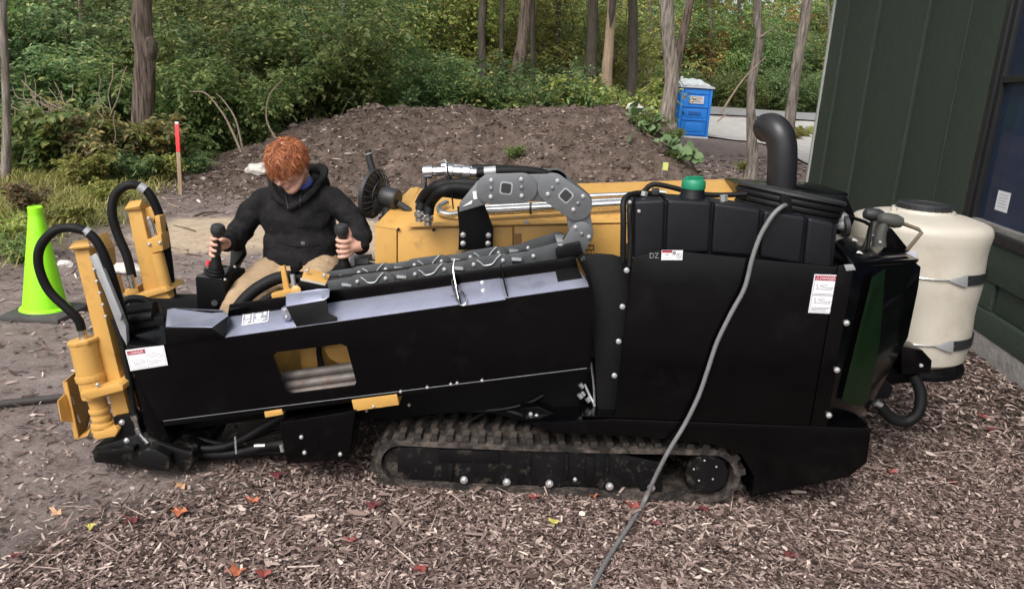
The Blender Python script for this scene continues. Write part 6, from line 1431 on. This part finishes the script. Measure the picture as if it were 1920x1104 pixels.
def grip(bm, J, hs_, a0, a1, rg, palm_a, wrist, thumb, tips):
    """palm beside the stick, four fingers of unequal length bent round it, thumb from the side of the palm"""
    ax = J[2]; u = Vector((1, 0, 0)); u = (u-ax*u.dot(ax)).normalized(); v = ax.cross(u)      # v points away from the camera
    def at(h, ang, r_): return axis_pt(J, h)+(u*math.cos(ang)+v*math.sin(ang))*r_
    pc = at((hs_[1]+hs_[2])/2, palm_a, rg+.020)
    limb(bm, [wrist, wrist.lerp(pc, .55), pc], [.026, .028, .026])
    for i, h in enumerate(hs_):
        k = at(h, palm_a+(a0-palm_a)*.35, rg+.017); limb(bm, [wrist.lerp(pc, .6), pc.lerp(k, .6), k], [.019, .017, .0125], 10)
        end = a0+(a1-a0)*tips[i]; n = 5
        pts = [k]+[at(h+.004*j*(i-1.5)/3, a0+(end-a0)*j/n, rg+.0105-.0012*j) for j in range(n+1)]
        limb(bm, pts, [.0125, .0115, .011, .0105, .0100, .0095, .0085], 10)
    limb(bm, [wrist.lerp(pc, .35)]+[at(h, a, rg+o) for h, a, o in thumb], [.020]+[.0155, .0125, .0115, .0095][:len(thumb)], 10)
D = math.pi/180
def hands(bm):
    grip(bm, JR, (.066, .088, .110, .130), 118*D, 285*D, .018, 78*D, wrR, [(.075, 40*D, .016), (.062, 5*D, .014), (.055, -35*D, .012)], (.92, 1, .97, .85))
    grip(bm, JL, (.070, .092, .114, .134), -8*D, -165*D, .020, 22*D, wrL, [(.066, 40*D, .016), (.045, 30*D, .016), (.022, 55*D, .014)], (.93, 1, .98, .82))
def head(bm):
    I3 = HR
    ball(bm, H(0, .010, .035), .078, .097, .088, I3); ball(bm, H(0, -.030, -.015), .066, .066, .085, I3)           # skull, face
    limb(bm, [H(-.052, .0, -.045), H(-.036, -.050, -.082), H(0, -.074, -.100), H(.036, -.050, -.082), H(.052, .0, -.045)], [.022, .022, .022, .022, .022])   # jaw and chin
    limb(bm, [H(0, -.088, .022), H(0, -.102, -.005), H(0, -.112, -.024)], [.010, .012, .014]); ball(bm, H(.012, -.100, -.026), .009, sub=2); ball(bm, H(-.012, -.100, -.026), .009, sub=2)
    limb(bm, [H(-.042, -.080, .030), H(0, -.091, .034), H(.042, -.080, .030)], [.012, .013, .012])                 # brow
    limb(bm, [H(-.022, -.091, -.055), H(0, -.098, -.053), H(.022, -.091, -.055)], [.006, .008, .006], 8); limb(bm, [H(-.019, -.089, -.068), H(0, -.096, -.069), H(.019, -.089, -.068)], [.006, .008, .006], 8)
    for s in (-1, 1):
        ball(bm, H(s*.044, -.070, -.020), .022, .020, .022, I3, 2)                                                   # cheeks
        ball(bm, H(s*.078, .012, -.012), .009, .020, .033, I3, 2); ball(bm, H(s*.080, .010, -.038), .008, .012, .012, I3, 2)   # ears
    limb(bm, [H(0, .022, -.05), neck+Vector((0, .0, .015)), chest+Vector((0, .01, .1))], [.056, .057, .07])
def body_build(bm):
    head(bm); hands(bm)
    limb(bm, [shR, elR, wrR], [.05, .038, .026]); limb(bm, [shL, elL, wrL], [.05, .038, .026]); limb(bm, [chest+Vector((-.05, .02, .06)), shR], [.05, .045]); limb(bm, [chest+Vector((.05, .02, .06)), shL], [.05, .045])
    ball(bm, chest, .155, .095, .18); ball(bm, belly, .145, .10, .14); ball(bm, pelvis, .15, .11, .11)
    limb(bm, [hipR, knR, foR], [.07, .052, .036]); limb(bm, [hipL, knL, foL], [.07, .052, .036])
body = remeshed('body', body_build, .0042, M['skin'], man, 3)
for s in (-1, 1):
    ball_c = H(s*.031, -.079, .006); bm = bmesh.new(); ball(bm, ball_c, .0115, sub=2); eye = from_bm('eye', bm, M['white'], body)
    bm = bmesh.new(); ball(bm, H(s*.031, -.0885, .002), .0045, sub=2); from_bm('iris', bm, M['blueshirt'], body)
def eyebrow(s): 
    bm = bmesh.new(); add_tube(bm, [H(s*.014, -.101, .030), H(s*.032, -.097, .037), H(s*.050, -.082, .033)], [.0035, .004, .002], 6, 4); from_bm('eyebrow', bm, M['hair'], body)
eyebrow(1); eyebrow(-1)
# trousers
def trousers(bm):
    ball(bm, pelvis+Vector((0, 0, .01)), .185, .15, .13)
    limb(bm, [hipR+Vector((.01, 0, 0)), hipR.lerp(knR, .5)+Vector((0, 0, .010)), knR, knR.lerp(foR, .5), foR+Vector((0, 0, -.02))], [.098, .094, .080, .072, .066]); ball(bm, (hipR+hipL)/2+Vector((0, -.08, -.02)), .15, .13, .08)
    limb(bm, [hipL, hipL.lerp(knL, .5)+Vector((0, 0, .012)), knL, knL.lerp(foL, .5), foL+Vector((0, 0, -.02))], [.105, .102, .082, .072, .066])
remeshed('trousers', trousers, .009, M['khaki'], man, 5, lambda c: .009*noise.noise((c.x*9+c.z*5, c.y*16, c.z*11))+.010*abs(noise.noise((c.x*15+c.z*8, c.y*20+c.z*12, c.z*9)))-.004+.0015*noise.noise(c*60))
for f in (foR, foL):
    bm = bmesh.new(); limb(bm, [f+Vector((0, .03, -.03)), f+Vector((0, -.02, -.06)), f+Vector((0, -.13, -.062))], [.05, .045, .036]); from_bm('boot', bm, M['leather'], man)
# hoodie
def hoodie(bm):
    ball(bm, chest+Vector((0, .0, -.01)), .182, .135, .195); ball(bm, belly+Vector((0, 0, .02)), .195, .15, .155); ball(bm, belly+Vector((0, -.02, -.03)), .190, .145, .105)
    limb(bm, [chest+Vector((-.05, .02, .075)), shR+Vector((0, 0, -.008))], [.085, .068]); limb(bm, [chest+Vector((.05, .02, .075)), shL+Vector((0, 0, -.008))], [.085, .068])
    cR = wrR.lerp(elR, .10); cL = wrL.lerp(elL, .06)
    limb(bm, [shR, shR.lerp(elR, .5)+Vector((-.012, 0, 0)), elR, elR.lerp(cR, .55), cR], [.065, .063, .061, .055, .042]); limb(bm, [shL, shL.lerp(elL, .5)+Vector((.012, 0, 0)), elL, elL.lerp(cL, .55), cL], [.065, .063, .061, .055, .043])
    # hood lying round the neck: two front edges meeting low, a thick roll behind
    nb = neck+Vector((.004, 0, -.01))
    ring = [nb+Vector((.012, -.135, -.070)), nb+Vector((.088, -.095, -.004)), nb+Vector((.128, -.005, .068)), nb+Vector((.105, .075, .100)), nb+Vector((.0, .115, .095)), nb+Vector((-.105, .075, .085)), nb+Vector((-.128, -.005, .052)), nb+Vector((-.084, -.095, -.012)), nb+Vector((.0, -.135, -.074))]
    limb(bm, ring, [.016, .020, .023, .028, .032, .028, .023, .020, .016], 12)
    limb(bm, [nb+Vector((-.09, .10, .03)), nb+Vector((0, .14, -.02)), nb+Vector((.09, .10, .03))], [.05, .07, .05])
def folds(c):
    a = .010*noise.noise((c.x*7, c.y*7, c.z*13+c.x*5)); b_ = .010*abs(noise.noise((c.x*13+c.z*9, c.y*13, c.z*15-c.x*8)))
    arm = ss(.15, .26, abs(c.x-chest.x)); return a+b_-.005+arm*.010*noise.noise((c.x*16, c.y*20, c.z*26))
hd = remeshed('hoodie', hoodie, .0065, M['hoodie'], man, 4, folds)
for c_, s in ((belly+Vector((.085, -.165, -.035)), .017),):
    pass
def on_chest(px, py, off=.004):
    """surface point of the hoodie seen at a pixel"""
    dg = bpy.context.evaluated_depsgraph_get(); d = ray(px, py).normalized(); og = origin(man)
    ok, loc, nn, _ = hd.ray_cast(CAMP-og, d); return (loc+og-d*off) if ok else P(px, py, 3.6)
bpy.context.view_layer.update()
for px in (((536, 366), (538, 378), (540, 392)), ((564, 364), (563, 376), (563, 388))): tube('drawstring', [on_chest(*p, .004) for p in px], .0035, M['lid'], hd, 6, 4)
tube('pocket_seam', [on_chest(x, y, .002) for x, y in ((520, 452), (545, 460), (572, 462), (600, 458))], .003, M['hoodie'], hd, 6, 4)
q = on_chest(568, 456, .003); hull('pocket_tag', [q+Vector((x, y, z)) for x in (-.010, .010) for y in (-.002, .004) for z in (-.008, .008)], mat('tag_grey', (0.10, 0.10, 0.10), 0.8), hd, .001)
# blue shirt collar
bm = bmesh.new(); nb = neck+Vector((.008, -.010, .040)); add_tube(bm, [nb+HR@Vector((math.sin(a)*.064, -math.cos(a)*.062, 0))*1+Vector((0, 0, .012*math.cos(a)-.022)) for a in [i*2*math.pi/24 for i in range(25)]], .017, 8); from_bm('shirt_collar', bm, M['blueshirt'], man)
# cuffs
for w_, e_ in ((wrR, elR), (wrL, elL)):
    d = (e_-w_).normalized(); lathe('cuff', [(.034, -.008), (.042, -.004), (.043, .03), (.040, .036)], w_.lerp(e_, .02), M['hoodie'], hd, 24, axis=d)
# hair: a close cap of tousled, tapering locks
def hair():
    rr = np.random.default_rng(12); V, F, off = [], [], 0
    bm = bmesh.new(); ball(bm, Vector((0, .014, .042)), .080, .097, .087, None, 4)
    for v in list(bm.verts):
        if v.co.z < (.020 + .42*(-v.co.y-.045) if v.co.y < -.035 else -.035 + (.05 if v.co.y < 0 else 0)): bm.verts.remove(v)
    cap = bmesh.new(); 
    vs = [v.co.copy() for v in bm.verts]; bm.verts.index_update(); fs = [[v.index for v in f.verts] for f in bm.faces]; bm.free()
    V += [H(*v) for v in vs]; F += [tuple(f) for f in fs]; off = len(V)
    n = 0
    while n < 5200:
        d = rr.normal(0, 1, 3); d /= np.linalg.norm(d)
        p = np.array([0, .014, .042])+d*np.array([.082, .099, .089])
        lim = (.026 + .3*(-p[1]-.045)) if p[1] < -.035 else (-.035 + (.045 if p[1] < 0.01 else 0))
        if p[2] < lim: continue
        n += 1
        # locks sweep from the crown outwards and forwards, curling
        crown = np.array([.01, .045, .13]); sw = p-crown; sw = sw-d*np.dot(sw, d); sw /= np.linalg.norm(sw)+1e-6
        tw = np.cross(d, sw); nz = noise.noise((p[0]*38, p[1]*38, p[2]*38)); ca = 2.6*nz+rr.normal(0, .45); g = sw*math.cos(ca)+tw*math.sin(ca)
        L = rr.uniform(.030, .062)*(1.15 if p[1] < -.03 else 1.0); w_ = rr.uniform(.0011, .0026); lift = .55+1.3*noise.noise((p[0]*45+9, p[1]*45, p[2]*45))+rr.uniform(-.2, .35); cu = 1.4*noise.noise((p[0]*30, p[1]*30+5, p[2]*30))+rr.normal(0, .5)
        pts = []
        for k in range(6):
            t = k/5; q = p + g*L*t + d*L*(lift*t*(1-.75*t)+.04) + tw*L*.34*math.sin(t*3.8)*cu + np.array([0, -.10, -.12])*L*t*t*1.2
            pts.append(q)
        side = np.cross(g, d); side /= np.linalg.norm(side)+1e-9
        for k in range(6):
            ww = w_*(1-.86*(k/5)**1.6)*(0.7+.3*math.sin(math.pi*k/5)); a = pts[k]
            for o in (-side*ww, d*ww*.7, side*ww): V.append(H(*(a+o)))
        for k in range(5):
            b = off+k*3; F.append((b, b+1, b+4, b+3)); F.append((b+1, b+2, b+5, b+4))
        off += 18
    og = origin(man); me = bpy.data.meshes.new('hair'); me.from_pydata([Vector(v)-og for v in V], [], F); fin(me, True, 180); link('hair', me, M['hair'], man)
hair()

# ---- shrubs that would share a label are told apart from left to right
_by = {}
for o in bpy.data.objects:
    if o.parent is None and o.get('category') == 'shrub': _by.setdefault(o['label'], []).append(o)
for _l, _os in _by.items():
    if len(_os) < 2: continue
    _os.sort(key=lambda o: o.location.x/o.location.y); _n = len(_os)
    for _i, o in enumerate(_os):
        _w = ('left', 'right')[_i]+' of the two' if _n == 2 else (['leftmost', 'second', 'third', 'fourth', 'fifth', 'sixth'][min(_i, 5)]+' from the left' if 0 < _i < _n-1 else 'leftmost of them' if _i == 0 else 'rightmost of them')
        o['label'] = _l+', '+_w
